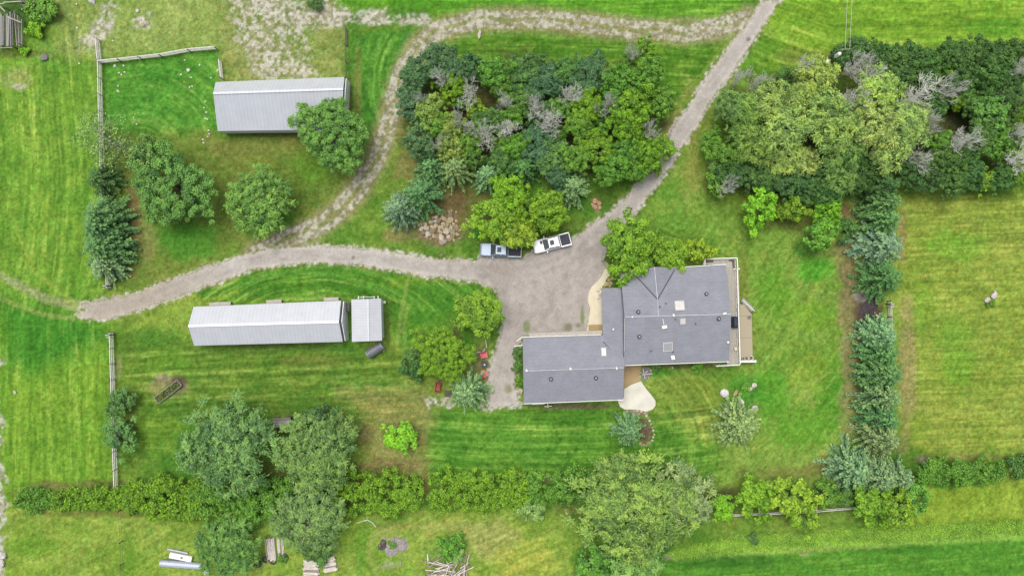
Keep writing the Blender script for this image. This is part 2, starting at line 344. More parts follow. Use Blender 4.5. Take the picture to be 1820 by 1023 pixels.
# --- bare and dry soil: under trees, along rows, worn edges; also painted eave shade
for b in [(236, 400, 16, 95, (126, 112, 66), .85), (262, 430, 22, 40, (146, 142, 78), .6), (205, 480, 30, 30, (110, 116, 50), .7), (410, 265, 60, 16, (134, 134, 62), .6), (560, 250, 70, 22, (132, 132, 60), .6), (430, 300, 40, 50, (122, 132, 52), .5), (620, 300, 40, 20, (126, 132, 54), .5),
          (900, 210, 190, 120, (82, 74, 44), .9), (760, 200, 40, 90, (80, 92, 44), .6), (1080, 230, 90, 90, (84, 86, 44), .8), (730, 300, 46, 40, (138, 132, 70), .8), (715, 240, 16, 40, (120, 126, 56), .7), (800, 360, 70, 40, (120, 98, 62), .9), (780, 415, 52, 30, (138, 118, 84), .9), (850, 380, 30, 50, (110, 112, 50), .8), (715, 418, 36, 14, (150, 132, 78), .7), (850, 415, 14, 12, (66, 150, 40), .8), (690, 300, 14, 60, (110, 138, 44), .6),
          (1060, 362, 13, 18, (172, 142, 100), .9), (960, 430, 70, 22, (104, 114, 44), .8), (1080, 340, 60, 30, (92, 126, 36), .7), (1010, 400, 40, 20, (112, 128, 48), .6), (1230, 290, 26, 70, (142, 146, 62), .7), (1280, 340, 26, 22, (120, 128, 56), .6),
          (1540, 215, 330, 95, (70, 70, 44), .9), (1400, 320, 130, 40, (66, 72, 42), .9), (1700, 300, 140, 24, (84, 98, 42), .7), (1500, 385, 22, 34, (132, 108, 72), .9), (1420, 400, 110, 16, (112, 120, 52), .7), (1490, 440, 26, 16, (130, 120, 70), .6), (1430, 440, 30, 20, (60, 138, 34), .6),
          (1512, 600, 26, 190, (144, 134, 84), .85), (1526, 640, 9, 150, (112, 88, 62), .85), (1510, 470, 24, 80, (134, 122, 76), .85), (1603, 420, 10, 60, (160, 140, 82), .75), (1612, 650, 18, 150, (160, 150, 88), .8), (1545, 553, 22, 24, (66, 56, 52), .95), (1535, 527, 18, 10, (142, 134, 124), .9, ), (1556, 560, 8, 8, (112, 70, 58), .9), (1600, 790, 40, 20, (140, 136, 72), .5), (1560, 800, 60, 18, (112, 104, 66), .7),
          (1740, 812, 70, 8, (146, 140, 76), .6), (1640, 815, 30, 12, (118, 116, 66), .7), (1480, 830, 40, 20, (136, 122, 72), .7), (1400, 840, 90, 12, (132, 134, 64), .6), (1380, 905, 120, 20, (96, 108, 46), .7), (1290, 885, 30, 24, (92, 86, 56), .8), (1640, 820, 14, 10, (150, 140, 130), .6),
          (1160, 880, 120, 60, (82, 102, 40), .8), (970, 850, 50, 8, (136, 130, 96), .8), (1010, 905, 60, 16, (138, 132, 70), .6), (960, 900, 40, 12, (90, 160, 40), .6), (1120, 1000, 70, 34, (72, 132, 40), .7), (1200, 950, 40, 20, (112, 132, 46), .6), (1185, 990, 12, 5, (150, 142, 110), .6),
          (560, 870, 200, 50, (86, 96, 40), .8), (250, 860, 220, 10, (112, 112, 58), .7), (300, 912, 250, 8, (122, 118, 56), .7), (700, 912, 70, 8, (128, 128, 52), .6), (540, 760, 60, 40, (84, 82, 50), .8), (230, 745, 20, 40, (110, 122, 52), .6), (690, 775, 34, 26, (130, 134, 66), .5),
          (790, 640, 50, 60, (112, 118, 56), .8), (855, 645, 16, 50, (132, 122, 78), .8), (850, 590, 20, 20, (112, 126, 52), .6), (900, 640, 20, 60, (166, 158, 142), .5), (1020, 722, 90, 6, (112, 96, 72), .9, .5), (922, 640, 10, 60, (88, 108, 48), .8, .5), (1200, 650, 90, 6, (104, 104, 62), .8, .5), (1330, 600, 22, 60, (128, 140, 52), .5), (1322, 490, 10, 60, (132, 136, 54), .6, .4),  # brown strip below the garage eave has the eave's shade painted in
          (1145, 765, 16, 26, (118, 88, 76), .9, .4), (1133, 732, 24, 8, (158, 146, 122), .7), (1105, 440, 60, 60, (96, 96, 50), .6), (1090, 478, 12, 16, (150, 124, 78), .7), (300, 690, 36, 24, (150, 146, 88), .7), (318, 680, 16, 16, (104, 84, 70), .8), (290, 672, 14, 10, (166, 150, 120), .6),
          (425, 620, 90, 10, (92, 122, 42), .6), (510, 615, 120, 6, (78, 104, 40), .8), (688, 575, 6, 50, (88, 106, 44), .7), (500, 238, 120, 7, (84, 92, 40), .8, .5), (622, 175, 6, 50, (110, 112, 52), .7),  # dark green strips below the long shed paint its eave shadow
          (700, 970, 26, 24, (150, 158, 96), .5), (30, 20, 60, 50, (64, 96, 40), .8), (80, 60, 34, 50, (98, 150, 36), .6), (40, 95, 60, 8, (104, 112, 48), .8), (80, 102, 8, 6, (128, 124, 128), .9, .5), (30, 140, 30, 20, (164, 160, 98), .5), (35, 155, 12, 5, (196, 190, 170), .5), (575, 985, 40, 14, (130, 150, 60), .5), (800, 985, 50, 30, (110, 150, 60), .6),
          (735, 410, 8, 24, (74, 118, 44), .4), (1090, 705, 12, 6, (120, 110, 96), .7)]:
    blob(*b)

# --- gravel: main drive and yard, the stony two-wheel track, scattered stones
DRIVE = [(1352, 0), (1388, 0), (1352, 50), (1330, 88), (1300, 130), (1258, 190), (1218, 255), (1188, 302), (1172, 325), (1146, 357), (1118, 395), (1095, 418), (1085, 430), (1070, 462), (1082, 475), (1068, 495), (1050, 520), (1044, 560), (1044, 594), (930, 598), (925, 612), (913, 628), (915, 660), (917, 700), (926, 722), (870, 722), (868, 690), (873, 640), (884, 610), (893, 580), (888, 548), (882, 516), (845, 500), (790, 492), (740, 488), (690, 478), (640, 470), (570, 466), (500, 471), (455, 479), (400, 495), (350, 513), (300, 532), (240, 554), (190, 567), (150, 566), (134, 558), (156, 551), (136, 538), (170, 534), (200, 530), (250, 518), (300, 499), (370, 474), (430, 452), (480, 440), (545, 436), (620, 440), (690, 448), (740, 455), (795, 461), (845, 463), (856, 452), (930, 460), (948, 448), (1000, 438), (1020, 424), (1060, 394), (1090, 372), (1112, 355), (1130, 332), (1150, 303), (1187, 250), (1200, 222), (1225, 188), (1256, 130), (1290, 90), (1325, 48)]
sdD = poly_sd(U, V, DRIVE) + (n2 - .5) * 7 + (n3 - .5) * 3.5 + (n4 - .5) * 6
gn = smooth(.3, .7, n2 * .4 + n3 * .6)
# drive surface: pale edges, trodden wheel lanes, a browner yard
road = both((190, 182, 172), (208, 201, 191), gn)
a = smooth(11, 2, sdD + (n4 - .5) * 6); road = road * (1 - a[..., None] * .8) + np.array(lin((222, 214, 202)), np.float32) * a[..., None] * .8
yd = smooth(230, 60, np.hypot((U - 975) * .9, V - 520)); road = road * (1 - yd[..., None] * .6) + both((176, 165, 157), (194, 184, 174), gn) * yd[..., None] * .6
wd = smooth(180, 20, np.hypot((U - 230) * .8, (V - 530) * 1.5)); road = road * (1 - wd[..., None] * .55) + np.array(lin((184, 170, 148)), np.float32) * wd[..., None] * .55
for pts in ([(1370, 0), (1278, 130), (1203, 250), (1150, 330), (1085, 400), (1030, 450), (960, 480), (860, 482)], [(1040, 440), (1010, 500), (960, 560), (930, 590)], [(880, 484), (740, 470), (600, 452), (500, 454), (400, 478), (260, 532)]):
    d, o, r = line_dist(U, V, pts)
    for of in (-8, 8):
        k = smooth(6, 1, np.abs(o - of)) * (d < 30) * (.25 + .35 * n2); road *= (1 - .16 * k)[..., None]
for (u0, v0, ru, rv, cc) in [(1010, 581, 8, 8, (120, 122, 70)), (935, 580, 8, 14, (112, 136, 50)), (1035, 560, 4, 20, (110, 140, 40)), (905, 690, 8, 8, (140, 142, 80)), (628, 458, 4, 4, (120, 110, 84)), (890, 480, 40, 12, (176, 164, 152)), (880, 600, 8, 24, (146, 144, 96)), (940, 600, 6, 6, (110, 140, 50)), (1330, 70, 5, 4, (110, 100, 92)), (1028, 578, 5, 5, (130, 130, 80))]:
    q = smooth(1.2, .4, np.sqrt(((U - u0) / ru) ** 2 + ((V - v0) / rv) ** 2) - jit)[..., None] * .7; road = road * (1 - q) + np.array(lin(cc), np.float32) * q
setmix((158, 156, 90), smooth(-11, -1, sdD + jit * 9) * .5)
setmix((204, 196, 180), smooth(-4, -1, sdD + (n4 - .5) * 9) * .8)

TR = [(452, 452), (500, 428), (560, 405), (605, 372), (640, 330), (668, 280), (690, 225), (700, 180), (716, 128), (742, 86), (775, 56), (850, 36), (930, 33), (1040, 42), (1140, 54), (1210, 58), (1270, 52), (1330, 34)]
d, o, r = line_dist(U, V, TR)
o = o + (n2 - .5) * 14
rut = np.maximum(smooth(8, 2, np.abs(o - 9.5)), smooth(8, 2, np.abs(o + 9.5)))
sp = np.clip(rut * 1.2 + .28 - d / 70, 0, 1) + (n4 - .5) * 1.1 + (n3 - .5) * 1.3 + (n2 - .5) * .5
isT = (d + (n3 - .5) * 14 < 19) & (sdD < -2)
stony = .72 * smooth(.30, .85, sp) * smooth(26, 16, d + (n3 - .5) * 12)
setmix((158, 152, 98), smooth(32, 14, d + jit * 8) * .8)
stcol = both((164, 156, 134), (216, 210, 196), smooth(.35, .65, n4))
st_all = stony.copy()
def stones(pts, dens, feather=14):
    global st_all
    a = smooth(-feather, feather, poly_sd(U, V, pts) + jit * 26)
    k = .85 * smooth(.44, .68, (n4 * .5 + n3 * .3 + n2 * .2) + (dens - .5) * .35) * a
    st_all = np.maximum(st_all, k)
stones([(390, -60), (560, -60), (600, 15), (540, 60), (545, 132), (470, 140), (420, 60)], .72)
stones([(430, -10), (560, 0), (590, 40), (480, 60)], .95)
stones([(585, 20), (690, 20), (750, 22), (760, 40), (690, 44), (600, 48)], .98, 5)
stones([(148, 80), (170, 40), (190, -20), (215, -20), (205, 30), (175, 82)], .8, 8)
stones([(1210, 60), (1330, 30), (1330, 45), (1280, 68)], .6, 6)
stones([(880, 600), (915, 610), (915, 720), (866, 720)], .6, 6)
stones([(750, 700), (800, 705), (800, 724), (765, 726)], .95, 5)
stones([(-40, 650), (4, 640), (6, 800), (2, 1023), (-40, 1023)], .95, 3)
stones([(480, 60), (540, 60), (560, 135), (500, 135)], .6)
stones([(240, 30), (260, 30), (262, 50), (242, 50)], .7, 6)
C = C * (1 - st_all[..., None]) + stcol * st_all[..., None]
isR = sdD > 0
# yard verge: the drive's own sheet lies on top; the ground below it takes the same gravel
n6 = fbm(U, V, 2.6, 2, 131)
e = smooth(5.5, 0, sdD + (n3 - .5) * 6) * smooth(.46, .6, n6 * .6 + n4 * .4) * .75; road = road * (1 - e[..., None]) + np.array(lin((132, 140, 76)), np.float32) * e[..., None]
e = smooth(.5, .68, n2 * .7 + n3 * .3) * .25; road = road * (1 - e[..., None]) + np.array(lin((166, 154, 146)), np.float32) * e[..., None]
C = np.where(isR[..., None], road, C)
n5 = fbm(U, V, 3.2, 2, 91); mot = (n3 - .5) * .32 + (n4 - .5) * .65 + (n5 - .5) * .75
grs = ((1 - st_all) * ~isR)
C *= np.clip(1 + mot * (.30 + .62 * grs), .4, 1.8)[..., None]
C[..., 0] *= 1 + .3 * grs * (fbm(U, V, 9, 3, 101) - .5); C[..., 2] *= 1 + .3 * grs * (n4 - .5)
lum = C @ np.array([.3, .6, .1], np.float32); C = lum[..., None] + (C - lum[..., None]) * np.where(grs > .5, .95, 1.0)[..., None]
C = np.where((grs > .5)[..., None], C * np.array([1.06, 1.10, 1.18], np.float32), C * np.array([1.03, 1.045, 1.07], np.float32))
C = np.clip(C, .004, 1)

def grid_mesh(name, keep, z, m):
    """faces of the ground grid selected by 'keep' (None = all) as one sheet at height z"""
    idx = np.arange(NX * NY).reshape(NY, NX)
    q = np.stack([idx[:-1, :-1], idx[:-1, 1:], idx[1:, 1:], idx[1:, :-1]], -1)
    if keep is not None: q = q[keep]
    q = q.reshape(-1, 4); used, inv = np.unique(q, return_inverse=True); q = inv.reshape(-1, 4)
    co = np.stack([gx.ravel()[used], gy.ravel()[used], np.full(len(used), z)], -1).astype(np.float32)
    me = bpy.data.meshes.new(name); me.vertices.add(len(co)); me.vertices.foreach_set("co", co.ravel())
    me.loops.add(q.size); me.loops.foreach_set("vertex_index", q.ravel().astype(np.int32))
    me.polygons.add(len(q)); me.polygons.foreach_set("loop_start", np.arange(0, q.size, 4, dtype=np.int32))
    me.update(calc_edges=True)
    at = me.attributes.new("albedo", 'FLOAT_COLOR', 'POINT')
    cc = np.concatenate([C.reshape(-1, 3)[used], np.ones((len(used), 1), np.float32)], 1).astype(np.float32)
    at.data.foreach_set("color", cc.ravel())
    me.materials.append(m)
    return tag(link(name, me), kind="structure")
def cell(a): return (a[:-1, :-1] & a[1:, 1:] & a[1:, :-1] & a[:-1, 1:])
M_GRASS = ground_mat("grass_ground", [0.35, 1.7, 5.5], [.10, .18, .26], .5)
M_GRAVEL = ground_mat("gravel", [0.6, 4.0, 9.0], [.05, .10, .16], .4)
grid_mesh("ground", None, 0.0, M_GRASS)
grid_mesh("gravel_driveway", cell(isR), 0.02, M_GRAVEL)
grid_mesh("stony_track", cell(isT), 0.012, M_GRASS)
# ================================================================ trees
M_LEAF = leaf_mat("foliage", .16); M_NEEDLE = leaf_mat("needles", .12, .7)
M_BARK = mat("bark", (.10, .085, .07), .9, noise=.3, scale=6, bump=.5)
M_PALEBARK = mat("pale_bark", (.27, .25, .22), .9, noise=.25, scale=6, bump=.4)
M_DEADWOOD = mat("dead_wood", (.56, .57, .50), .9, noise=.3, scale=5, bump=.4)

def norm(a): return a / np.maximum(np.linalg.norm(a, axis=-1, keepdims=True), 1e-6)
def leaf_mesh(name, c, nrm, tan, ln, wd, tint, m):
    """N leaf sprays: kite-shaped faces at c, facing nrm, long axis tan"""
    n = norm(nrm); t = tan - n * (tan * n).sum(-1, keepdims=True); t = norm(t); b = np.cross(n, t)
    ln = ln[:, None]; wd = wd[:, None]
    v = np.stack([c - t * ln * .5, c + b * wd * .5 + t * ln * .08, c + t * ln * .5 - n * ln * .12, c - b * wd * .5 + t * ln * .08], 1)
    N = len(c); me = bpy.data.meshes.new(name); me.vertices.add(N * 4); me.vertices.foreach_set("co", v.astype(np.float32).ravel())
    me.loops.add(N * 4); me.loops.foreach_set("vertex_index", np.arange(N * 4, dtype=np.int32))
    me.polygons.add(N); me.polygons.foreach_set("loop_start", np.arange(0, N * 4, 4, dtype=np.int32)); me.update(calc_edges=True)
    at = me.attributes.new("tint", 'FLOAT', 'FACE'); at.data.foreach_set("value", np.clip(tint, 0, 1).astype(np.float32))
    me.materials.append(m); return me
def rdir(r, n, zmin=-1.0):
    z = r.uniform(zmin, 1, n); a = r.uniform(0, 2 * math.pi, n); q = np.sqrt(1 - z * z)
    return np.stack([q * np.cos(a), q * np.sin(a), z], -1)

def broadleaf(seed, R, Hh, nclump, per, leaf=.34, clump=.30, flat=.8, bottom=-.25, droop=0.0, long=1.25, sparse=0.0, lobes=.16, outline=None):
    """rounded crown built of many leafy clumps round a limbed trunk; base at the origin"""
    r = np.random.default_rng(seed); zc = Hh - R * flat * .95; zc = max(zc, Hh * .5)
    vz = Hh - zc
    ph = r.uniform(0, 6.28, 4)
    D = rdir(r, nclump, bottom); az = np.arctan2(D[:, 1], D[:, 0])
    lob = 1 + lobes * np.sin(2 * az + ph[0]) + lobes * .8 * np.sin(3 * az + ph[1]) + lobes * .7 * np.sin(5 * az + ph[2])
    fr = r.uniform(.4, 1.02, nclump) ** .75; fr = np.where(r.random(nclump) < .1, fr * 1.12, fr)
    cc = D * np.stack([R * lob * fr, R * lob * fr, vz * fr], -1); cc[:, 2] += zc
    cr = R * clump * r.uniform(.6, 1.15, nclump); ctint = r.normal(.5, .24, nclump) + .35 * (np.linalg.norm((cc - [0, 0, zc]) / [R, R, max(vz, .1)], axis=1) - .72)  # inner clumps tinted darker: crown shade put into the colour
    n = (per * (cr / (R * clump)) ** 2).astype(int); k = np.repeat(np.arange(nclump), n); N = len(k)
    d = rdir(r, N, -.35); rad = cr[k] * r.uniform(.45, 1.12, N)
    c = cc[k] + d * rad[:, None] * np.array([1, 1, .75]); 
    c[:, 2] -= droop * rad * r.uniform(0, 1, N) * (1 - d[:, 2])
    out = norm(c - np.array([0, 0, zc - R * .4]))
    nr = norm(d * .6 + out * .4 + np.array([0, 0, .6]) + r.normal(0, .5, (N, 3)))
    tn = norm(d + r.normal(0, .5, (N, 3)) + np.array([0, 0, -.4 - droop]))
    L = leaf * r.uniform(.65, 1.35, N); tint = ctint[k] * .75 + r.normal(.12, .24, N) + .14 * (d[:, 2])  # upper leaves of a clump tinted lighter, painted as if lit
    if sparse: 
        kp = r.random(N) > sparse; c, nr, tn, L, tint = c[kp], nr[kp], tn[kp], L[kp], tint[kp]
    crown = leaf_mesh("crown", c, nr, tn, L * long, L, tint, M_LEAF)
    b = MB(); tr = max(.09, R * .045); b.tube((0, 0, -.15), (0, 0, zc * .55), tr, tr * .8, 8)
    top = Vector((0, 0, zc * .55)); pick = r.choice(nclump, min(nclump, 12), replace=False)
    for q in pick:
        e = Vector(cc[q]); mid = top.lerp(e, .5) + Vector((r.normal(0, .12), r.normal(0, .12), R * .1))
        b.tube(top, mid, tr * .55, tr * .34, 6); b.tube(mid, e, tr * .34, tr * .12, 5)
    return crown, b

def spruce(seed, R, Hh, leaf=.36, dens=1.0, dr=.22):
    """tiers of branches round a straight stem, each branch a flat brush of needle sprays"""
    r = np.random.default_rng(seed); cs = []; ns = []; ts = []; ls = []; ti = []
    nt = int(Hh / .5); b = MB(); b.tube((0, 0, -.15), (0, 0, Hh * .5), R * .06, R * .035, 8); b.tube((0, 0, Hh * .5), (0, 0, Hh * .98), R * .035, .02, 6)
    for k in range(nt):
        f = (k + .5) / nt; z = .25 + f * (Hh - .25); Lb = R * (1 - f) ** .6 * r.uniform(.92, 1.05) + .12
        nb = max(6, int((5 + 5 * (1 - f)) * dens)); a0 = r.uniform(0, 6.28)
        for j in range(nb):
            a = a0 + 6.283 * j / nb + r.normal(0, .14); L = Lb * r.uniform(.78, 1.12); u = np.array([math.cos(a), math.sin(a), 0]); sd = np.array([-u[1], u[0], 0])
            m = max(3, int(L / .24)); bt = r.normal(0, .2)
            for i in range(m):
                q = (i + .7) / m
                if q < .35 and L > 1.2 and f < .75: continue
                p = u * (L * q); p[2] = z + (.10 * L * q - dr * L * q * q) + (.12 if f > .8 else 0) * q
                wdt = min(.40, .2 + .2 * L) * (1.0 - .55 * q * q)
                for s_ in (-1, -.5, 0, .5, 1):
                    e_ = s_ * r.uniform(.7, 1.1); dd = norm(u * 1.1 + sd * e_ * .8 + r.normal(0, .15, 3))
                    cs.append(p + sd * s_ * wdt * .55 + r.normal(0, .05, 3) - np.array([0, 0, abs(s_) * .10])); ts.append(dd)
                    ns.append(norm(np.array([0, 0, 1.0]) + u * .35 + sd * s_ * .7 + r.normal(0, .28, 3)))
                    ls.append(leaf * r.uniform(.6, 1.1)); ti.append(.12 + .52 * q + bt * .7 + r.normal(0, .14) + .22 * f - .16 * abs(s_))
    N = len(cs); cs = np.array(cs); ls = np.array(ls)
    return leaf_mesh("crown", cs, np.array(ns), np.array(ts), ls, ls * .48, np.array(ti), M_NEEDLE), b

def willow(seed, R, Hh, nclump, per, leaf=.42):
    """feathery crown: drooping fans of narrow leaf sprays along arching limbs"""
    r = np.random.default_rng(seed); zc = Hh * .62; cs = []; ns = []; ts = []; ls = []; ti = []
    D = rdir(r, nclump, -.1); fr = r.uniform(.3, .92, nclump); cc = D * np.stack([R * fr, R * fr, (Hh - zc) * np.maximum(fr, .6)], -1); cc[:, 2] += zc
    for q in range(nclump):
        out = norm(np.array([D[q, 0], D[q, 1], .05])); ct = r.normal(.5, .3); cl = r.uniform(.55, 1.15)
        n = int(per * r.uniform(.6, 1.3)); rays = max(4, n // 9)
        for a in range(rays):
            w_ = norm(out * r.uniform(.2, 1) + rdir(r, 1, -.2)[0] * .9); L = cl * r.uniform(.6, 1.2); st = r.normal(0, .1)
            for i in range(9):
                f = (i + r.uniform(0, 1)) / 9
                p = cc[q] + w_ * L * f * 1.2; p[2] -= L * f * f * .75
                cs.append(p + r.normal(0, .07, 3)); ts.append(norm(w_ + np.array([0, 0, -1.1 * f]) + r.normal(0, .35, 3)))
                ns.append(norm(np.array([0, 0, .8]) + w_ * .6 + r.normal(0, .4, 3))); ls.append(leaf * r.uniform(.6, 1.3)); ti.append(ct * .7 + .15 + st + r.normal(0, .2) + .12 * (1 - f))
    ls = np.array(ls)
    crown = leaf_mesh("crown", np.array(cs), np.array(ns), np.array(ts), ls, ls * .42, np.array(ti), M_LEAF)
    b = MB(); tr = max(.12, R * .05); top = Vector((0, 0, zc * .45)); b.tube((0, 0, -.15), top, tr * 1.2, tr, 8)
    for q in r.choice(nclump, min(nclump, 16), replace=False):
        e = Vector(cc[q]) ; mid = top.lerp(e, .5) + Vector((r.normal(0, .2), r.normal(0, .2), R * .14)); b.tube(top, mid, tr * .55, tr * .35, 6); b.tube(mid, e, tr * .35, tr * .1, 5)
    return crown, b

def bare(seed, R, Hh, lv=4, nb=7, fine=4):
    """leafless tree: forking grey limbs down to twigs"""
    r = np.random.default_rng(seed); b = MB(); t = MB()
    def grow(p, d, L, rad, l):
        e = p + d * L; (b if l >= lv - 1 else t).tube(p, e, rad, rad * .6, 6 if l >= lv - 1 else 4, cap=False)
        if l <= 0: return
        n = nb if l == lv else (fine if l > 1 else fine + 1)
        for k in range(n):
            f = r.uniform(.35, 1.0); q = p + d * L * f
            nd = (d * r.uniform(.3, .9) + Vector(rdir(r, 1, -.1)[0]) * .95); nd.z = nd.z * .55 + .22
            grow(q, nd.normalized(), L * r.uniform(.5, .78), max(rad * .5, .024), l - 1)
    grow(Vector((0, 0, -.1)), Vector((r.normal(0, .05), r.normal(0, .05), 1)).normalized(), Hh * .5, R * .035 + .04, lv)
    xs = np.array(t.v + b.v); m = np.percentile(np.hypot(xs[:, 0], xs[:, 1]), 97); s = R / m
    zt = xs[:, 2].max(); k = Hh / zt
    for mb in (b, t): mb.v = [(x * s, y * s, z * k) for x, y, z in mb.v]
    return t, b

def mesh_of(mb, name, m):
    me = bpy.data.meshes.new(name); me.from_pydata(mb.v, [], mb.f); me.update(); me.materials.append(m); return me

# one set of shapes per kind, nominal radius and height; each tree in the photo scales its own copy
LIB = {}
def lib(kind, R, Hh, shapes, bark):
    LIB[kind] = (R, Hh, [(c, mesh_of(b, "trunk", bark)) for c, b in shapes])
lib("broad", 2.9, 6.5, [broadleaf(100 + i, 2.9, 6.5, 125, 62, .205, .165, lobes=.15) for i in range(6)], M_BARK)
lib("small", 1.7, 3.6, [broadleaf(200 + i, 1.7, 3.6, 52, 56, .19, .22, lobes=.2) for i in range(5)], M_BARK)
lib("large", 5.6, 9.5, [broadleaf(300 + i, 5.6, 9.5, 430, 92, .18, .10, flat=.62, lobes=.15) for i in range(3)], M_BARK)
lib("sparse", 4.4, 7.0, [broadleaf(400 + i, 4.4, 7.0, 60, 60, .17, .30, long=1.9, sparse=.35) for i in range(1)], M_PALEBARK)
lib("willow", 4.0, 9.0, [willow(500 + i, 4.0, 9.0, 90, 160, .31) for i in range(5)], M_PALEBARK)
lib("bigwillow", 7.4, 9.0, [willow(550 + i, 7.4, 9.0, 300, 160, .33) for i in range(4)], M_PALEBARK)
lib("spruce", 2.9, 7.0, [spruce(600 + i, 2.9, 7.0) for i in range(5)], M_BARK)
lib("shrub", 1.6, 2.0, [broadleaf(700 + i, 1.6, 2.0, 34, 85, .18, .30, flat=.6) for i in range(4)], M_BARK)
BARE = []
for i in range(5):
    t_, b_ = bare(800 + i, 2.2, 6.0)
    BARE.append((mesh_of(t_, "branches", M_DEADWOOD), mesh_of(b_, "trunk", M_DEADWOOD)))
LIB["bare"] = (2.2, 6.0, BARE)

# leaf colours as the photo shows them; the base colour allows for light lost between leaves
TC = dict(dark=(86, 126, 66), blue=(80, 118, 84), mid=(100, 148, 58), lime=(116, 158, 46), yellow=(132, 166, 50), sage=(120, 156, 96), pale=(164, 192, 110),
          spruce=(102, 146, 94), bluespruce=(124, 160, 128), silver=(132, 160, 112), olive=(136, 164, 84), greyleaf=(144, 168, 116), deep=(76, 114, 62), acid=(122, 176, 42), green=(106, 152, 80), lightgreen=(134, 172, 92))
LEAFGAIN = 0.92
VAR = {}
SPECIES = dict(broad="broadleaf_tree", small="broadleaf_tree", large="broadleaf_tree", sparse="broadleaf_tree", willow="willow_tree", bigwillow="willow_tree", spruce="spruce_tree", shrub="shrub", bare="bare_tree")
CAT = dict(broadleaf_tree="tree", willow_tree="tree", spruce_tree="spruce", shrub="shrub", bare_tree="bare tree")
def plant(kind, px, py, r, col, label, group=None, h=None, base=False, rot=None):
    """a tree seen at photo pixel (px, py) with crown radius r px; its foot is worked out from its height"""
    R0, H0, shapes = LIB[kind]; i = VAR.get(kind, 0); VAR[kind] = i + 1; crown, trunk = shapes[i % len(shapes)]
    if h is None: h = H0 * (r * S / R0) ** .8
    hm = h * (.42 if kind == "spruce" else .55 if kind == "bare" else .62)
    x, y, _ = P(px, py, 0 if base else hm); s = r * S * (H - (0 if base else hm)) / H / R0
    nm = SPECIES[kind]
    rt = empty(nm, (x, y, 0), random.uniform(0, 6.28) if rot is None else rot, label, CAT[nm], group)
    rt.scale = (s * random.uniform(.94, 1.06), s * random.uniform(.94, 1.06), h / H0)
    c = link("branches" if kind == "bare" else "crown", crown, rt); tr = link("trunk", trunk, rt)
    k = random.uniform(.88, 1.12); g = lin(TC[col], LEAFGAIN * k) if col in TC else (1, 1, 1)
    c.color = (g[0] * random.uniform(.9, 1.12), g[1], g[2] * random.uniform(.85, 1.15), 1)
    return rt

ORD = ["first", "second", "third", "fourth", "fifth", "sixth", "seventh", "eighth", "ninth", "tenth", "eleventh", "twelfth", "thirteenth", "fourteenth", "fifteenth", "sixteenth", "seventeenth", "eighteenth", "nineteenth", "twentieth", "21st", "22nd", "23rd", "24th", "25th", "26th", "27th", "28th", "29th", "30th"]
LOOK = dict(dark="dark green", blue="dark bluish", mid="mid green", lime="lime green", yellow="yellowish green", sage="sage green", pale="pale feathery", spruce="green", bluespruce="blue grey", silver="silvery", olive="olive", greyleaf="grey leaved", deep="very dark", acid="bright lime", green="green", lightgreen="light green", dead="grey leafless")
def cluster(items, edges, place, group):
    """items: (kind, px, py, r, colour[, h]); labels count along bands of the clump from its left end"""
    bands = [[] for _ in range(len(edges) + 1)]
    for it in items: bands[sum(it[2] > e for e in edges)].append(it)
    names = ["top band", "second band", "third band", "fourth band", "fifth band", "sixth band"]; names = names[:len(bands) - 1] + ["lowest band"]
    for nm, bd in zip(names, bands):
        bd.sort(key=lambda t: t[1])
        for i, it in enumerate(bd):
            kd = "tree" if it[0] in ("broad", "bare", "large", "small") else "willow" if it[0] == "willow" else it[0]
            sz = "small " if it[3] < 23 else "broad " if it[3] > 39 else ""
            plant(it[0], it[1], it[2], it[3], it[4], f"{sz}{LOOK[it[4]]} {kd}, {ORD[i]} from left, {nm} of {place}", group, h=it[5] if len(it) > 5 else None)
B, SM, D_, W_, SP, SH = "broad", "small", "bare", "willow", "spruce", "shrub"
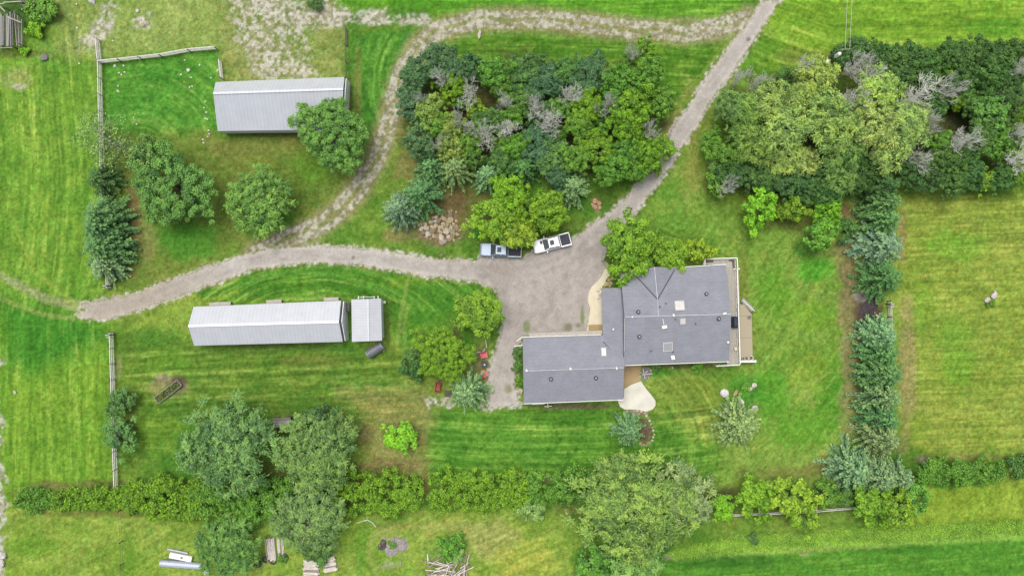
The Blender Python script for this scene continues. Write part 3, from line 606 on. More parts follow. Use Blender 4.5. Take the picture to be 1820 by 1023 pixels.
grove = [(B, 774, 112, 40, "blue"), (B, 738, 140, 32, "blue"), (B, 732, 184, 32, "blue"), (B, 806, 128, 30, "blue"), (SM, 842, 118, 25, "blue"), (B, 931, 134, 38, "dark"), (B, 967, 146, 36, "blue"), (B, 1043, 136, 40, "blue"), (B, 951, 116, 26, "dark"), (B, 1006, 126, 30, "dark"), (B, 746, 252, 30, "blue"), (SM, 762, 284, 18, "blue"),
    (B, 951, 256, 38, "blue"), (B, 983, 282, 34, "dark"), (B, 991, 316, 28, "blue"), (B, 894, 284, 30, "dark"), (SM, 842, 284, 22, "dark"), (B, 870, 215, 26, "dark"), (B, 930, 180, 28, "dark"), (B, 1075, 200, 24, "dark"), (B, 960, 205, 26, "dark"),
    (B, 882, 130, 34, "mid"), (B, 894, 162, 26, "mid"), (B, 1103, 150, 38, "mid"), (B, 1147, 132, 34, "mid"), (B, 1175, 184, 30, "mid"), (SM, 1027, 156, 22, "mid"), (B, 1112, 118, 22, "mid"),
    (B, 806, 156, 27, "lime"), (SM, 774, 146, 15, "lime"), (B, 1123, 194, 42, "lime"), (B, 1140, 164, 28, "mid"), (B, 1112, 228, 36, "lime"), (B, 997, 194, 25, "mid"), (B, 1043, 192, 34, "lime"), (B, 1029, 224, 32, "mid"), (SM, 1060, 234, 22, "mid"), (B, 1023, 284, 34, "mid"), (B, 1060, 262, 34, "lime"), (B, 1085, 304, 34, "mid"), (B, 1108, 270, 30, "mid"), (B, 1151, 276, 34, "lime"), (SM, 1182, 268, 23, "lime"), (B, 1130, 304, 26, "mid"), (SM, 1147, 84, 21, "lime"), (SM, 1168, 300, 15, "lime"),
    (SM, 846, 196, 20, "yellow"), (B, 762, 200, 29, "olive"), (B, 778, 222, 27, "mid"), (B, 806, 228, 26, "olive"), (B, 800, 262, 29, "olive"), (B, 836, 258, 28, "mid"), (B, 916, 260, 31, "mid"), (B, 910, 206, 25, "mid"), (SM, 880, 243, 22, "olive"), (B, 850, 226, 24, "mid"), (SM, 820, 180, 20, "mid"), (SM, 990, 240, 20, "mid"),
    (D_, 784, 143, 17, "dead"), (D_, 752, 176, 17, "dead"), (D_, 836, 168, 28, "dead"), (D_, 900, 184, 22, "dead"), (D_, 904, 230, 30, "dead"), (D_, 966, 214, 30, "dead"), (D_, 951, 180, 20, "dead"), (D_, 1011, 168, 22, "dead"), (D_, 1079, 192, 25, "dead"), (D_, 864, 240, 26, "dead"), (D_, 834, 226, 22, "dead"), (D_, 780, 254, 17, "dead"), (D_, 1153, 238, 20, "dead"), (D_, 1123, 100, 18, "dead"), (D_, 815, 210, 18, "dead"), (D_, 978, 226, 22, "dead")]
for k, it in enumerate(grove):
    if it[0] != "bare": it = grove[k] = (it[0], it[1], it[2], it[3] * (.86 if it[4] in ("lime", "mid") else .95), it[4])
    if it[0] == "bare": grove[k] = it + (8.2,)
    elif it[4] in ("blue", "dark"): grove[k] = it + (4.6,)
cluster(grove, [125, 157, 195, 226, 262], "the grove above the pickups", "trees of the grove inside the drive")
wood = [(W_, 1449, 138, 42, "pale"), (W_, 1375, 186, 45, "pale"), (W_, 1394, 228, 50, "pale"), (W_, 1558, 162, 46, "pale"), (W_, 1472, 219, 55, "pale"), (W_, 1543, 230, 56, "pale"), (W_, 1605, 228, 46, "pale"), (W_, 1574, 267, 44, "pale"), (W_, 1339, 258, 40, "lightgreen"), (W_, 1394, 278, 36, "pale"), (W_, 1425, 288, 32, "pale"), (W_, 1496, 268, 44, "lightgreen"), (W_, 1488, 316, 33, "lightgreen"), (W_, 1300, 190, 34, "sage"), (W_, 1332, 202, 36, "lightgreen"), (SM, 1263, 248, 17, "mid"), (B, 1300, 276, 26, "mid"), (W_, 1320, 228, 32, "lightgreen"), (W_, 1425, 178, 34, "pale"), (W_, 1500, 240, 34, "lightgreen"), (W_, 1632, 206, 30, "greyleaf"),
    (D_, 1312, 138, 19, "dead"), (D_, 1347, 146, 20, "dead"), (D_, 1430, 116, 18, "dead"), (D_, 1500, 183, 34, "dead"), (D_, 1512, 124, 28, "dead"), (D_, 1552, 127, 25, "dead"), (D_, 1632, 170, 32, "dead"), (D_, 1680, 160, 24, "dead"), (D_, 1652, 222, 22, "dead"), (D_, 1703, 246, 28, "dead"), (D_, 1633, 281, 26, "dead"), (D_, 1812, 117, 24, "dead"), (D_, 1806, 281, 28, "dead"), (D_, 1806, 234, 20, "dead"), (D_, 1289, 330, 20, "dead"), (D_, 1525, 195, 24, "dead"), (D_, 1590, 185, 24, "dead"),
    (B, 1519, 92, 27, "deep"), (B, 1551, 98, 25, "deep"), (B, 1582, 106, 26, "dark"), (B, 1613, 106, 27, "deep"), (B, 1641, 113, 28, "dark"), (B, 1711, 102, 31, "deep"), (B, 1746, 102, 32, "deep"), (B, 1777, 99, 27, "deep"), (B, 1730, 138, 31, "deep"), (B, 1758, 131, 34, "dark"), (B, 1789, 142, 30, "deep"), (SM, 1812, 95, 22, "deep"), (B, 1793, 181, 30, "deep"), (SM, 1484, 108, 20, "deep"), (SM, 1394, 140, 20, "dark"), (B, 1686, 99, 25, "deep"), (SM, 1362, 158, 18, "dark"), (B, 1640, 140, 26, "deep"), (B, 1600, 134, 26, "deep"), (B, 1700, 145, 26, "deep"),
    (SM, 1754, 178, 21, "blue"), (B, 1730, 188, 26, "dark"), (B, 1754, 202, 32, "green"), (SM, 1707, 178, 21, "lime"), (SM, 1680, 128, 20, "lime"), (B, 1812, 193, 24, "lime"), (B, 1738, 240, 31, "dark"), (B, 1762, 256, 29, "mid"), (SM, 1785, 289, 20, "lime"), (B, 1683, 290, 30, "dark"), (B, 1719, 306, 30, "deep"), (SM, 1746, 318, 21, "yellow"), (B, 1777, 318, 25, "dark"), (B, 1808, 312, 25, "mid"), (B, 1691, 322, 27, "dark"), (B, 1652, 312, 27, "deep"), (B, 1621, 308, 27, "deep"), (B, 1668, 258, 24, "mid"), (B, 1716, 270, 25, "dark"), (B, 1790, 250, 26, "dark"), (B, 1660, 190, 24, "dark"), (B, 1775, 225, 24, "dark"),
    (B, 1328, 306, 30, "deep"), (B, 1359, 314, 34, "deep"), (B, 1394, 318, 34, "deep"), (B, 1433, 322, 30, "deep"), (B, 1449, 340, 26, "deep"), (B, 1523, 324, 24, "deep"), (SM, 1275, 300, 21, "dark"), (B, 1270, 268, 22, "mid"), (SM, 1277, 330, 22, "mid"), (B, 1300, 310, 26, "deep"), (B, 1545, 300, 26, "deep"), (B, 1470, 345, 24, "deep"), (B, 1520, 290, 26, "deep")]
for k, it in enumerate(wood):
    if it[0] == "bare": wood[k] = it + (9.0,)
    elif it[4] in ("deep",): wood[k] = it + (5.0,)
cluster(wood, [120, 165, 200, 240, 285], "the wood by the power pole", "trees of the wood under the power pole")
cluster([(SM, 1351, 369, 31, "acid"), (SM, 1414, 370, 24, "lime"), (SM, 1468, 370, 26, "acid"), (SM, 1453, 418, 31, "mid"), (SM, 1390, 376, 15, "lime"), (SH, 1504, 407, 19, "dark")], [], "the row below the wood", "small trees below the wood")

# the spruce column along the right field, top to bottom (feet of the trees; they lean outward in the view)
col_ = [(1548, 338, 33, "deep", 6.6), (1550, 366, 32, "spruce", 6.4), (1550, 396, 34, "spruce", 6.2), (1548, 436, 42, "bluespruce", 5.2), (1550, 494, 38, "spruce", 6.0), (1548, 594, 34, "bluespruce", 5.4), (1549, 625, 37, "spruce", 5.4), (1550, 660, 38, "spruce", 6.2), (1548, 698, 36, "silver", 6.2), (1546, 735, 34, "spruce", 6.4), (1546, 768, 34, "silver", 6.8), (1500, 826, 42, "bluespruce", 5.0), (1546, 838, 34, "bluespruce", 5.6), (1580, 838, 27, "bluespruce", 5.4)]
nm_ = ["topmost dark spruce touching the wood in the right-hand spruce row", "dark green spruce, second from top in the right-hand spruce row", "green spruce just above the broad blue one in the right-hand row", "broad blue grey spruce, fourth from top in the right-hand row", "green spruce just above the burnt patch in the right-hand row", "dense blue green spruce just below the burnt patch beside the rails", "green spruce second below the burnt patch in the right-hand row", "green spruce third below the burnt patch in the right-hand row", "silvery spruce fourth below the burnt patch in the right-hand row", "green spruce, last but one at the bottom of the right-hand row", "silvery tipped spruce at the bottom end of the right-hand row", "large round blue spruce at the corner of the lower hedge row", "middle blue spruce of three at the right lawn corner", "small blue spruce, right of three at the right lawn corner"]
for (a, b_, r_, c_, h_), l_ in zip(col_, nm_): plant(SP, a, b_, r_ * 1.22, c_, l_, "spruces along the right field", h=h_ * 1.04, base=True)
for (a, b_, r_, c_, h_), l_ in zip([(196, 322, 38, "deep", 4.4), (202, 384, 44, "spruce", 5.8), (204, 410, 50, "spruce", 6.2), (206, 442, 50, "spruce", 6.0), (204, 470, 40, "bluespruce", 4.6)],
        ["dark flat spruce at the top of the left fence row", "green spruce, second from top on the left fence row", "green spruce in the middle of the left fence row", "bluish green spruce, fourth from top on the left fence row", "small grey green spruce at the drive end of the left fence row"]):
    plant(SP, a, b_, r_, c_, l_, "spruces on the left fence", h=h_, base=True)
for (a, b_, r_, c_, h_), l_ in zip([(718, 376, 38, "bluespruce", 6.4), (755, 350, 38, "spruce", 6.6), (770, 303, 30, "spruce", 5.4), (812, 308, 33, "silver", 6.6), (868, 316, 30, "bluespruce", 5.0), (930, 306, 32, "spruce", 5.4), (1016, 338, 33, "silver", 5.6)],
        ["blue grey star-shaped spruce left of the boulder pile", "green spruce between boulder pile and the star-shaped spruce", "small green spruce at the left edge of the grove", "light green star-topped spruce above the boulder pile", "bluish spruce right of the light green star-topped one", "green spruce above the lime tree by the pickups", "round silvery spruce beside the small rock heap by the drive"]):
    plant(SP, a, b_, r_ * 1.12, c_, l_, "spruces on the grove's lower edge", h=h_, base=True)
plant(SP, 836, 690, 39, "silver", "silvery green spruce at the end of the gravel beside the garage", h=5.6, base=True)
plant(SP, 1113, 759, 34, "bluespruce", "blue grey spruce below the cream patio with a stone-edged bed", h=4.2, base=True)
plant(SP, 1303, 748, 47, "silver", "grey green spruce among white boulders on the right lawn", h=5.0, base=True)

# single trees and shrubs
L1 = [("large", 307, 330, 72, "green", "big round green tree beside the left spruce row", 7.2), ("broad", 262, 280, 30, "sage", "small pale lobe of a tree above the big round green tree", 7), ("bigwillow", 460, 358, 64, "lightgreen", "light green tree standing alone above the stony track fork", 6.5), ("large", 590, 238, 62, "green", "round green tree leaning over the metal barn roof", 7), ("sparse", 186, 250, 52, "greyleaf", "thin see-through grey green tree on the left fence", 6),
      ("small", 216, 713, 25, "dark", "small dark bush on the lower left fence, nearer the drive", 2.6), ("small", 215, 772, 34, "dark", "dark bush with lime edges on the lower left fence, nearer the hedge", 3),
      ("bigwillow", 408, 792, 98, "sage", "largest grey green willow at the lower left hedge", 7.4), ("bigwillow", 560, 802, 78, "sage", "grey green willow right of the old wagon", 7), ("willow", 604, 768, 34, "sage", "small bluish willow at the tan dry grass", 5), ("small", 573, 742, 30, "deep", "dark shrub with lime flecks right of the old wagon", 3.4), ("bigwillow", 550, 922, 74, "sage", "grey green willow over the post stacks below the hedge", 5.5), ("bigwillow", 406, 974, 64, "green", "round willow beside the metal pipes at the bottom edge", 4.4),
      ("small", 715, 778, 29, "acid", "lone bright lime bush on the dry lawn", 3), ("broad", 846, 556, 44, "lime", "yellow green tree on the yard's left edge above the chairs", 5), ("large", 787, 626, 50, "lime", "big lime tree left of the pink chairs", 5.5), ("shrub", 736, 657, 20, "deep", "dark low shrub on the left of the big lime tree", 2.4), ("small", 735, 632, 14, "dark", "small dark twiggy bush behind the big lime tree", 1.8),
      ("broad", 1118, 440, 52, "lime", "big yellow green tree at the house's top left corner", 6.5), ("broad", 1190, 455, 34, "lime", "middle green tree at the house roof's top edge", 5), ("small", 1238, 445, 23, "yellow", "small yellowing tree beside the white deck rail", 4),
      ("broad", 905, 345, 34, "acid", "bright lime tree at the grove's lower edge between spruces", 6), ("broad", 880, 386, 40, "lime", "yellow green tree overhanging the silver pickup", 6), ("broad", 914, 408, 40, "yellow", "yellow tinged tree between the two pickups", 5), ("broad", 974, 372, 36, "lime", "lime tree just above the white pickup", 6), ("small", 935, 372, 28, "lime", "lime sapling in the middle of the trees by the pickups", 6.6),
      ("bigwillow", 1125, 900, 116, "olive", "biggest olive willow in the lower hedge row", 8.5), ("willow", 1215, 880, 62, "greyleaf", "grey leaved willow on the right side of the biggest olive willow", 7), ("willow", 1100, 850, 50, "olive", "olive willow on the upper side of the biggest willow", 6.5), ("willow", 1130, 995, 52, "lightgreen", "light green willow at the bottom edge below the biggest willow", 6), ("small", 1050, 1000, 34, "mid", "green bush at the bottom edge left of the light willow", 3),
      ("small", 1286, 898, 23, "acid", "bright lime bush touching the biggest willow's right side", 3), ("small", 1340, 884, 36, "lime", "lime tree at the left end of the thin grey rail", 4.5), ("small", 1405, 880, 36, "yellow", "yellow lime tree across the middle of the thin grey rail", 4.6), ("small", 1425, 912, 30, "lime", "lime tree below the thin grey rail, nearest the crop field", 4.2), ("small", 1466, 878, 25, "mid", "darker green bush right of the yellow lime tree", 3.2), ("small", 1500, 884, 18, "dark", "small dark bush above the right end of the grey rail", 2.4), ("small", 1548, 898, 36, "lime", "lime tree below the large round blue spruce", 4.2), ("small", 1594, 900, 32, "lime", "lime tree below the two blue spruces", 4.2), ("small", 1628, 884, 26, "mid", "pale green sapling at the right end of the lime row", 4),
      ("small", 945, 905, 26, "sage", "pale sage bush below the hedge left of the olive willow", 2.6), ("shrub", 695, 335, 1, "dark", None, 1)]
for k_, a, b_, r_, c_, l_, h_ in L1:
    if l_: plant(k_, a, b_, r_, c_, l_, h=h_)
for a, b_, r_, c_, l_ in [(1240, 652, 12, "mid", "low green plant by the house's bottom wall, nearer the deck"), (1165, 655, 8, "dark", "small dark plant by the house's bottom wall beside the patio"), (920, 625, 9, "dark", "dark green shrub at the top of the bed left of the garage"), (921, 650, 10, "dark", "dark green shrub in the middle of the bed left of the garage"), (922, 676, 9, "mid", "dark green shrub at the bottom of the bed left of the garage"), (1096, 498, 9, "dark", "dark shrub in the rock bed beside the house entry"),
        (568, 985, 20, "dark", "dark weeds growing above the two post stacks"), (800, 970, 22, "mid", "weeds growing over the tangled pole heap"), (812, 985, 14, "sage", "grey green weeds at the right of the tangled pole heap"), (42, 92, 9, "acid", "bright weed clump below the old corral"), (698, 968, 7, "mid", "small green weeds growing on the grey earth heap"), (1762, 540, 7, "mid", "small plant beside the boulders in the right field"), (1326, 688, 8, "mid", "low green plant between the white boulders"), (1340, 955, 10, "dark", "dark bush standing in the tall grass strip"), (1182, 972, 10, "dark", "dark bush at the left end of the tall grass strip"),
        (1520, 30, 1, "mid", None), (1460, 860, 10, "mid", "small green bush behind the yellow lime tree"), (75, 12, 26, "mid", "green weeds right of the old corral, upper clump"), (60, 50, 16, "acid", "bright green weeds right of the old corral, lower clump"), (560, 5, 14, "deep", "dark bush cut by the photo's top edge"), (1215, 6, 6, "dark", None), (500, 992, 8, "mid", "grass clump between the old tyres")]:
    if l_: plant("shrub", a, b_, r_, c_, l_, h=r_ * S * 1.0)

# hedges: each clipped run is one thing
def hedge(pts, wd, h, col, label, seed, tops=(.0, 1.0)):
    r = np.random.default_rng(seed); p0 = [P(a, b, h * .6)[:2] for a, b in pts]; seg = [math.dist(p0[i], p0[i + 1]) for i in range(len(p0) - 1)]; L = sum(seg)
    w2 = wd * S / 2 * 1.06; h *= 1.12; N = int(L * w2 * 2 * 2.6); cs = []; cr = []
    def along(t):
        t *= L
        for i, s_ in enumerate(seg):
            if t <= s_ or i == len(seg) - 1:
                f = min(t / s_, 1); a, b = p0[i], p0[i + 1]; d = ((b[0] - a[0]) / s_, (b[1] - a[1]) / s_)
                return a[0] + (b[0] - a[0]) * f, a[1] + (b[1] - a[1]) * f, d
            t -= s_
    o0 = along(0)
    for i in range(N):
        t = r.uniform(0, 1); x, y, d = along(t); q = r.uniform(-1, 1); end = min(1, min(t, 1 - t) * L / (w2 * .8))
        ww = w2 * (.55 + .45 * math.sqrt(end)) * (1 + .16 * math.sin(t * L * 1.1 + seed) + .1 * math.sin(t * L * 2.7)); z = h * (.35 + .6 * math.sqrt(max(0, 1 - q * q)) * r.uniform(.6, 1) * (.8 + .2 * math.sin(t * L * .9 + seed)))
        cs.append((x - d[1] * q * ww * .88, y + d[0] * q * ww * .88, z)); cr.append(r.uniform(.3, .62))
    cs = np.array(cs); cr = np.array(cr); ct = r.normal(.5, .22, N); n = (52 * (cr / .45) ** 2).astype(int); k = np.repeat(np.arange(N), n); M = len(k)
    d = rdir(r, M, -.4); c = cs[k] + d * (cr[k] * r.uniform(.4, 1.2, M))[:, None]; c[:, 2] = np.maximum(c[:, 2], .08)
    nr = norm(d * .7 + np.array([0, 0, .7]) + r.normal(0, .4, (M, 3))); tn = norm(d + r.normal(0, .5, (M, 3)) + np.array([0, 0, -.3])); Lf = .20 * r.uniform(.65, 1.35, M)
    o = np.array([o0[0], o0[1], 0]); me = leaf_mesh("foliage", c - o, nr, tn, Lf * 1.25, Lf, ct[k] * .75 + r.normal(.12, .22, M) + .12 * d[:, 2], M_LEAF)  # upward leaves tinted lighter, light painted into the hedge colour
    rt = empty("hedge", tuple(o), 0, label, "hedge", "hedges along the bottom")
    f = link("foliage", me, rt); g = lin(TC[col], LEAFGAIN); f.color = (g[0], g[1], g[2], 1)
    for i in range(int(L / .9)):
        b = MB(); x, y, d_ = along(r.uniform(.02, .98)); b.tube((x - o[0], y - o[1], -.1), (x - o[0] + r.normal(0, .2), y - o[1] + r.normal(0, .2), h * .7), .04, .02, 5); b.build("stem", M_BARK, rt)
hedge([(32, 890), (95, 888)], 44, 1.7, "mid", "low dark green hedge end nearest the left gravel road", 1)
hedge([(95, 888), (160, 884), (235, 884)], 44, 1.8, "lime", "low yellow green hedge run crossing the left fence", 2)
hedge([(228, 880), (290, 884), (360, 893)], 84, 2.6, "lime", "tall yellow green hedge run left of the largest willow", 3)
hedge([(340, 893), (430, 888), (520, 888)], 88, 2.8, "mid", "green hedge run under the largest willow", 4)
hedge([(590, 876), (670, 876), (750, 876)], 80, 2.5, "lime", "thick clipped hedge run left of the mown gap", 5)
hedge([(764, 872), (850, 872), (945, 872)], 76, 2.5, "lime", "thick clipped hedge run right of the mown gap", 6)
hedge([(940, 872), (1000, 866), (1060, 852), (1110, 838)], 66, 2.5, "mid", "darker green hedge run beside the biggest olive willow", 7)
hedge([(1626, 838), (1700, 838), (1778, 833)], 52, 2.4, "mid", "green hedge run at the foot of the right field", 8)
hedge([(1790, 830), (1850, 832)], 48, 2.2, "dark", "dark hedge end at the photo's right edge", 9)
# ================================================================ buildings
def shingle_mat():
    """asphalt shingles: courses along the slope, tabs of differing grey, faint weather streaks"""
    m = mat("grey_shingle", lin((158, 161, 170), .55), .92, noise=.09, scale=.7); t = m.node_tree; b = t.nodes["Principled BSDF"]
    src = b.inputs["Base Color"].links[0].from_socket
    tc = t.nodes.new("ShaderNodeTexCoord"); br = t.nodes.new("ShaderNodeTexBrick"); br.inputs["Scale"].default_value = 1.0
    br.inputs["Color1"].default_value = (.93, .93, .93, 1); br.inputs["Color2"].default_value = (1.06, 1.06, 1.07, 1); br.inputs["Mortar"].default_value = (.84, .84, .86, 1)
    br.inputs["Mortar Size"].default_value = .03; br.inputs["Brick Width"].default_value = .5; br.inputs["Row Height"].default_value = .2
    t.links.new(tc.outputs["Object"], br.inputs["Vector"])
    gr = t.nodes.new("ShaderNodeTexNoise"); gr.inputs["Scale"].default_value = 9; gr.inputs["Detail"].default_value = 3; t.links.new(tc.outputs["Object"], gr.inputs["Vector"])
    r = t.nodes.new("ShaderNodeMapRange"); r.inputs["From Min"].default_value = .3; r.inputs["From Max"].default_value = .7; r.inputs["To Min"].default_value = .9; r.inputs["To Max"].default_value = 1.1; t.links.new(gr.outputs["Fac"], r.inputs["Value"])
    m1 = t.nodes.new("ShaderNodeVectorMath"); m1.operation = 'MULTIPLY'; t.links.new(src, m1.inputs[0]); t.links.new(br.outputs["Color"], m1.inputs[1])
    m2 = t.nodes.new("ShaderNodeVectorMath"); m2.operation = 'SCALE'; t.links.new(m1.outputs[0], m2.inputs[0]); t.links.new(r.outputs[0], m2.inputs["Scale"]); t.links.new(m2.outputs[0], b.inputs["Base Color"]); return m
M_SHINGLE = shingle_mat()
M_WHITE = mat("white_paint", (.62, .61, .58), .6, noise=.08, scale=4)
M_SIDING = mat("pale_siding", (.50, .47, .40), .7, noise=.08, scale=3, stretch=(.3, .3, 9))
M_METAL = mat("galvanised_roofing", lin((212, 217, 226), .55), .45, .25, noise=.07, scale=1.2, stretch=(1, 6, 1))
M_METAL2 = mat("weathered_roofing", lin((196, 204, 216), .55), .5, .25, noise=.09, scale=1.2, stretch=(1, 6, 1))
M_GABLE = mat("white_metal_siding", (.58, .59, .60), .5, .1, noise=.06, scale=2)
M_DARK = mat("dark_plastic", (.045, .05, .055), .6, noise=.2)
M_GLASS = mat("dark_window_glass", (.04, .05, .06), .08, spec=.8, noise=.1)
M_SKYL = mat("pale_skylight_dome", lin((226, 220, 216), .55), .3, noise=.12, scale=2)
M_WOOD = mat("weathered_wood", lin((176, 172, 164), .5), .9, noise=.3, scale=9, bump=.3, stretch=(1, 1, 1))
M_DKWOOD = mat("dark_old_wood", lin((118, 112, 106), .5), .9, noise=.35, scale=9, bump=.3)
M_DECK = mat("sun_bleached_deck", lin((206, 200, 188), .5), .9, noise=.18, scale=3, stretch=(1, 1, 1))
M_TANDECK = mat("tan_deck_boards", lin((198, 186, 158), .5), .85, noise=.10, scale=3, stretch=(8, .6, 1))
M_CREAM = mat("cream_concrete", lin((236, 226, 198), .56), .85, noise=.08, scale=1.5)
M_TANC = mat("tan_concrete", lin((198, 172, 128), .5), .85, noise=.12, scale=1.2)
M_WHITEC = mat("white_concrete", lin((240, 236, 222), .55), .8, noise=.13, scale=.6)
M_FASCIA = mat("fascia", (.30, .30, .31), .7, noise=.05)

def rib_mat(name, col, ang, period):
    """standing ribs of roofing sheet as bump and faint seams"""
    m = mat(name, col, .5, .1, noise=.06, scale=.8); t = m.node_tree; b = t.nodes["Principled BSDF"]
    tc = t.nodes.new("ShaderNodeTexCoord"); mp = t.nodes.new("ShaderNodeMapping"); mp.inputs["Rotation"].default_value = (0, 0, ang)
    wv = t.nodes.new("ShaderNodeTexWave"); wv.inputs["Scale"].default_value = .314 / period; wv.inputs["Distortion"].default_value = 0.3; wv.bands_direction = 'X'
    t.links.new(tc.outputs["Object"], mp.inputs[0]); t.links.new(mp.outputs[0], wv.inputs[0])
    bp = t.nodes.new("ShaderNodeBump"); bp.inputs["Strength"].default_value = .22; bp.inputs["Distance"].default_value = .05
    t.links.new(wv.outputs["Fac"], bp.inputs["Height"])
    src = b.inputs["Base Color"].links[0].from_socket; rr = t.nodes.new("ShaderNodeMapRange"); rr.inputs["To Min"].default_value = .95; rr.inputs["To Max"].default_value = 1.02; t.links.new(wv.outputs["Fac"], rr.inputs["Value"])
    ms = t.nodes.new("ShaderNodeVectorMath"); ms.operation = 'SCALE'; t.links.new(src, ms.inputs[0]); t.links.new(rr.outputs[0], ms.inputs["Scale"]); t.links.new(ms.outputs[0], b.inputs["Base Color"])
    t.links.new(bp.outputs[0], b.inputs["Normal"]); return m
M_RIB = rib_mat("ribbed_barn_roof", lin((214, 219, 227), .55), 0, .55)
M_RIBL = rib_mat("ribbed_barn_roof_pale", lin((222, 226, 233), .53), 0, .55)
M_RIBS = rib_mat("ribbed_shed_roof", lin((222, 225, 231), .53), math.radians(90), .42)

def sub(a, b): return tuple(a[i] - b[i] for i in range(3))
def lerp(a, b, t): return tuple(a[i] + (b[i] - a[i]) * t for i in range(3))
def walls(pts, z1, inset, m, parent, o, th=.18):
    """wall ring under an eave outline (ccw 2D), set in from it"""
    cx = sum(p[0] for p in pts) / len(pts); cy = sum(p[1] for p in pts) / len(pts)
    q = [(p[0] + (inset if p[0] < cx else -inset) - o[0], p[1] + (inset if p[1] < cy else -inset) - o[1]) for p in pts]
    for i in range(len(q)):
        a, b = q[i], q[(i + 1) % len(q)]; L = math.dist(a, b); dx, dy = (b[0] - a[0]) / L, (b[1] - a[1]) / L
        mb = MB(); mb.bar((a[0] + dx * th / 2, a[1] + dy * th / 2, z1 / 2 - .1), (b[0] - dx * th / 2 - dx * .002, b[1] - dy * th / 2, z1 / 2 - .1), th, z1 + .2); mb.build("wall", m, parent)
    return q
def opening(parent, name, c, rz, wd, ht, depth=.10, door=False):
    """framed window or door standing proud of a wall; c is its centre"""
    f = MB(); cr, sr = math.cos(rz), math.sin(rz)
    def at(x, z): return (c[0] + x * cr, c[1] + x * sr, c[2] + z)
    for x in (-wd / 2, wd / 2): f.box(at(x, 0), (.09, depth + .06, ht + .09), rz)
    for z in (-ht / 2, ht / 2): f.box(at(0, z), (wd - .09, depth + .05, .09), rz)
    fo = f.build("window_frame" if not door else "door_frame", M_WHITE, parent)
    g = MB(); g.box(c, (wd - .09, depth, ht - .09), rz); g.build("pane" if not door else "door", M_GLASS if not door else M_WHITE, fo if not door else parent)

# ---- the house
hs = empty("house", (*P(1200, 560)[:2], 0), 0, "grey shingled bungalow with attached garage, skylights and a side deck", "house")
o = hs.location
def L(p): return (p[0] - o[0], p[1] - o[1], p[2])
E_, R_ = 3.9, 5.6
NW, NE, SE, SW = [L(P(a, b, E_)) for a, b in ((1103, 482), (1290, 471), (1296, 641), (1109, 648))]
RW, RE = L(P(1110, 563, R_)), L(P(1299, 558, R_))
mb = MB(); mb.slab([RW, RE, NE, NW], .2); mb.slab([SW, SE, RE, RW], .2); mr = mb.build("roof", M_SHINGLE, hs)
# cross gable over the entry hall (upper side)
ga, gb, gc = L(P(1126, 479.5, 3.96)), L(P(1200, 475.2, 3.96)), L(P(1163, 474, 5.02))
gk = lerp(L(P(1166, 476, E_)), L(P(1170, 561, R_)), .66); gk = (gk[0], gk[1], gk[2] + .02)
mb = MB(); mb.slab([ga, gk, gc], .16); mb.slab([gc, gk, gb], .16); mb.build("roof", M_SHINGLE, hs)
# west wing, then garage
W1, W2, W3, W4 = L(P(1069, 512, 2.95)), L(P(1109, 511, 4.2)), L(P(1110, 655, 4.2)), L(P(1073, 655, 2.95))
mb = MB(); mb.slab([W1, W4, W3, W2], .18); mb.build("roof", M_SHINGLE, hs)
gNW, gNE, gSE, gSW = [L(P(a, b, 2.9)) for a, b in ((929, 600), (1108, 594.5), (1108, 709), (931, 716))]
gRW, gRE = L(P(930, 659, 4.35)), L(P(1109, 653, 4.35))
mb = MB(); mb.slab([gRW, gRE, gNE, gNW], .18); mb.slab([gSW, gSE, gRE, gRW], .18); mb.build("roof", M_SHINGLE, hs)
M_CAP = mat("pale_ridge_cap", (.42, .42, .43), .7, noise=.2, scale=2)
def ridge(a, b, wd=.16):
    m = MB(); m.bar((a[0], a[1], a[2] + .02), (b[0], b[1], b[2] + .02), wd, .07); m.build("ridge_cap", M_CAP, hs)
ridge(RW, RE, .07); ridge(lerp(gRW, gRE, .02), gRE, .06); ridge(gc, gk, .07)
kk = L(P(1170, 561, R_)); ridge((gk[0] + .02, gk[1], gk[2]), (kk[0], kk[1], kk[2]), .05)
ridge(lerp(RW, SW, .02), lerp(RW, SW, .72), .05)
for a, b in ((NW, NE), (SW, SE), (gSW, gSE), (gNW, lerp(gNW, gNE, .78))):
    m = MB(); s_ = .1 if a in (NW, gNW) else -.1
    if a is W1: m.bar((a[0] - .08, a[1], a[2] - .1), (b[0] - .08, b[1], b[2] - .1), .14, .14)
    else: m.bar((a[0], a[1] + s_, a[2] - .1), (b[0], b[1] + s_, b[2] - .1), .09, .13)
    m.build("gutter", M_WHITE, hs)
m = MB(); a, b = L(P(940, 595, 2.6)), L(P(1070, 590, 2.6)); m.bar(a, b, .5, .06); m.build("awning", M_DECK, hs)
for pts, z in (([NW, NE, SE, SW], E_ - .22), ([gNW, gNE, gSE, gSW], 2.66), ([W1, W2, W3, W4], 2.72)):
    walls(ccw([p[:2] for p in pts]), z, .45, M_SIDING, hs, (0, 0))
# gable ends
for a, b, c in ((NE, SE, RE), (SW, NW, RW), (gSW, gNW, gRW)):
    m = MB(); k = -.45 if a is not NE and a is not SE else -.45; d_ = .45 if a is NE else -.45
    p = [(q[0] - d_, q[1], q[2] - .24) for q in (a, b, c)]; p[0] = lerp(p[0], p[1], .04); p[1] = lerp(p[1], p[0], .04)
    m.rings([p, [(q[0] - (.12 if d_ > 0 else -.12), q[1], q[2]) for q in p]]); m.build("gable", M_SIDING, hs)
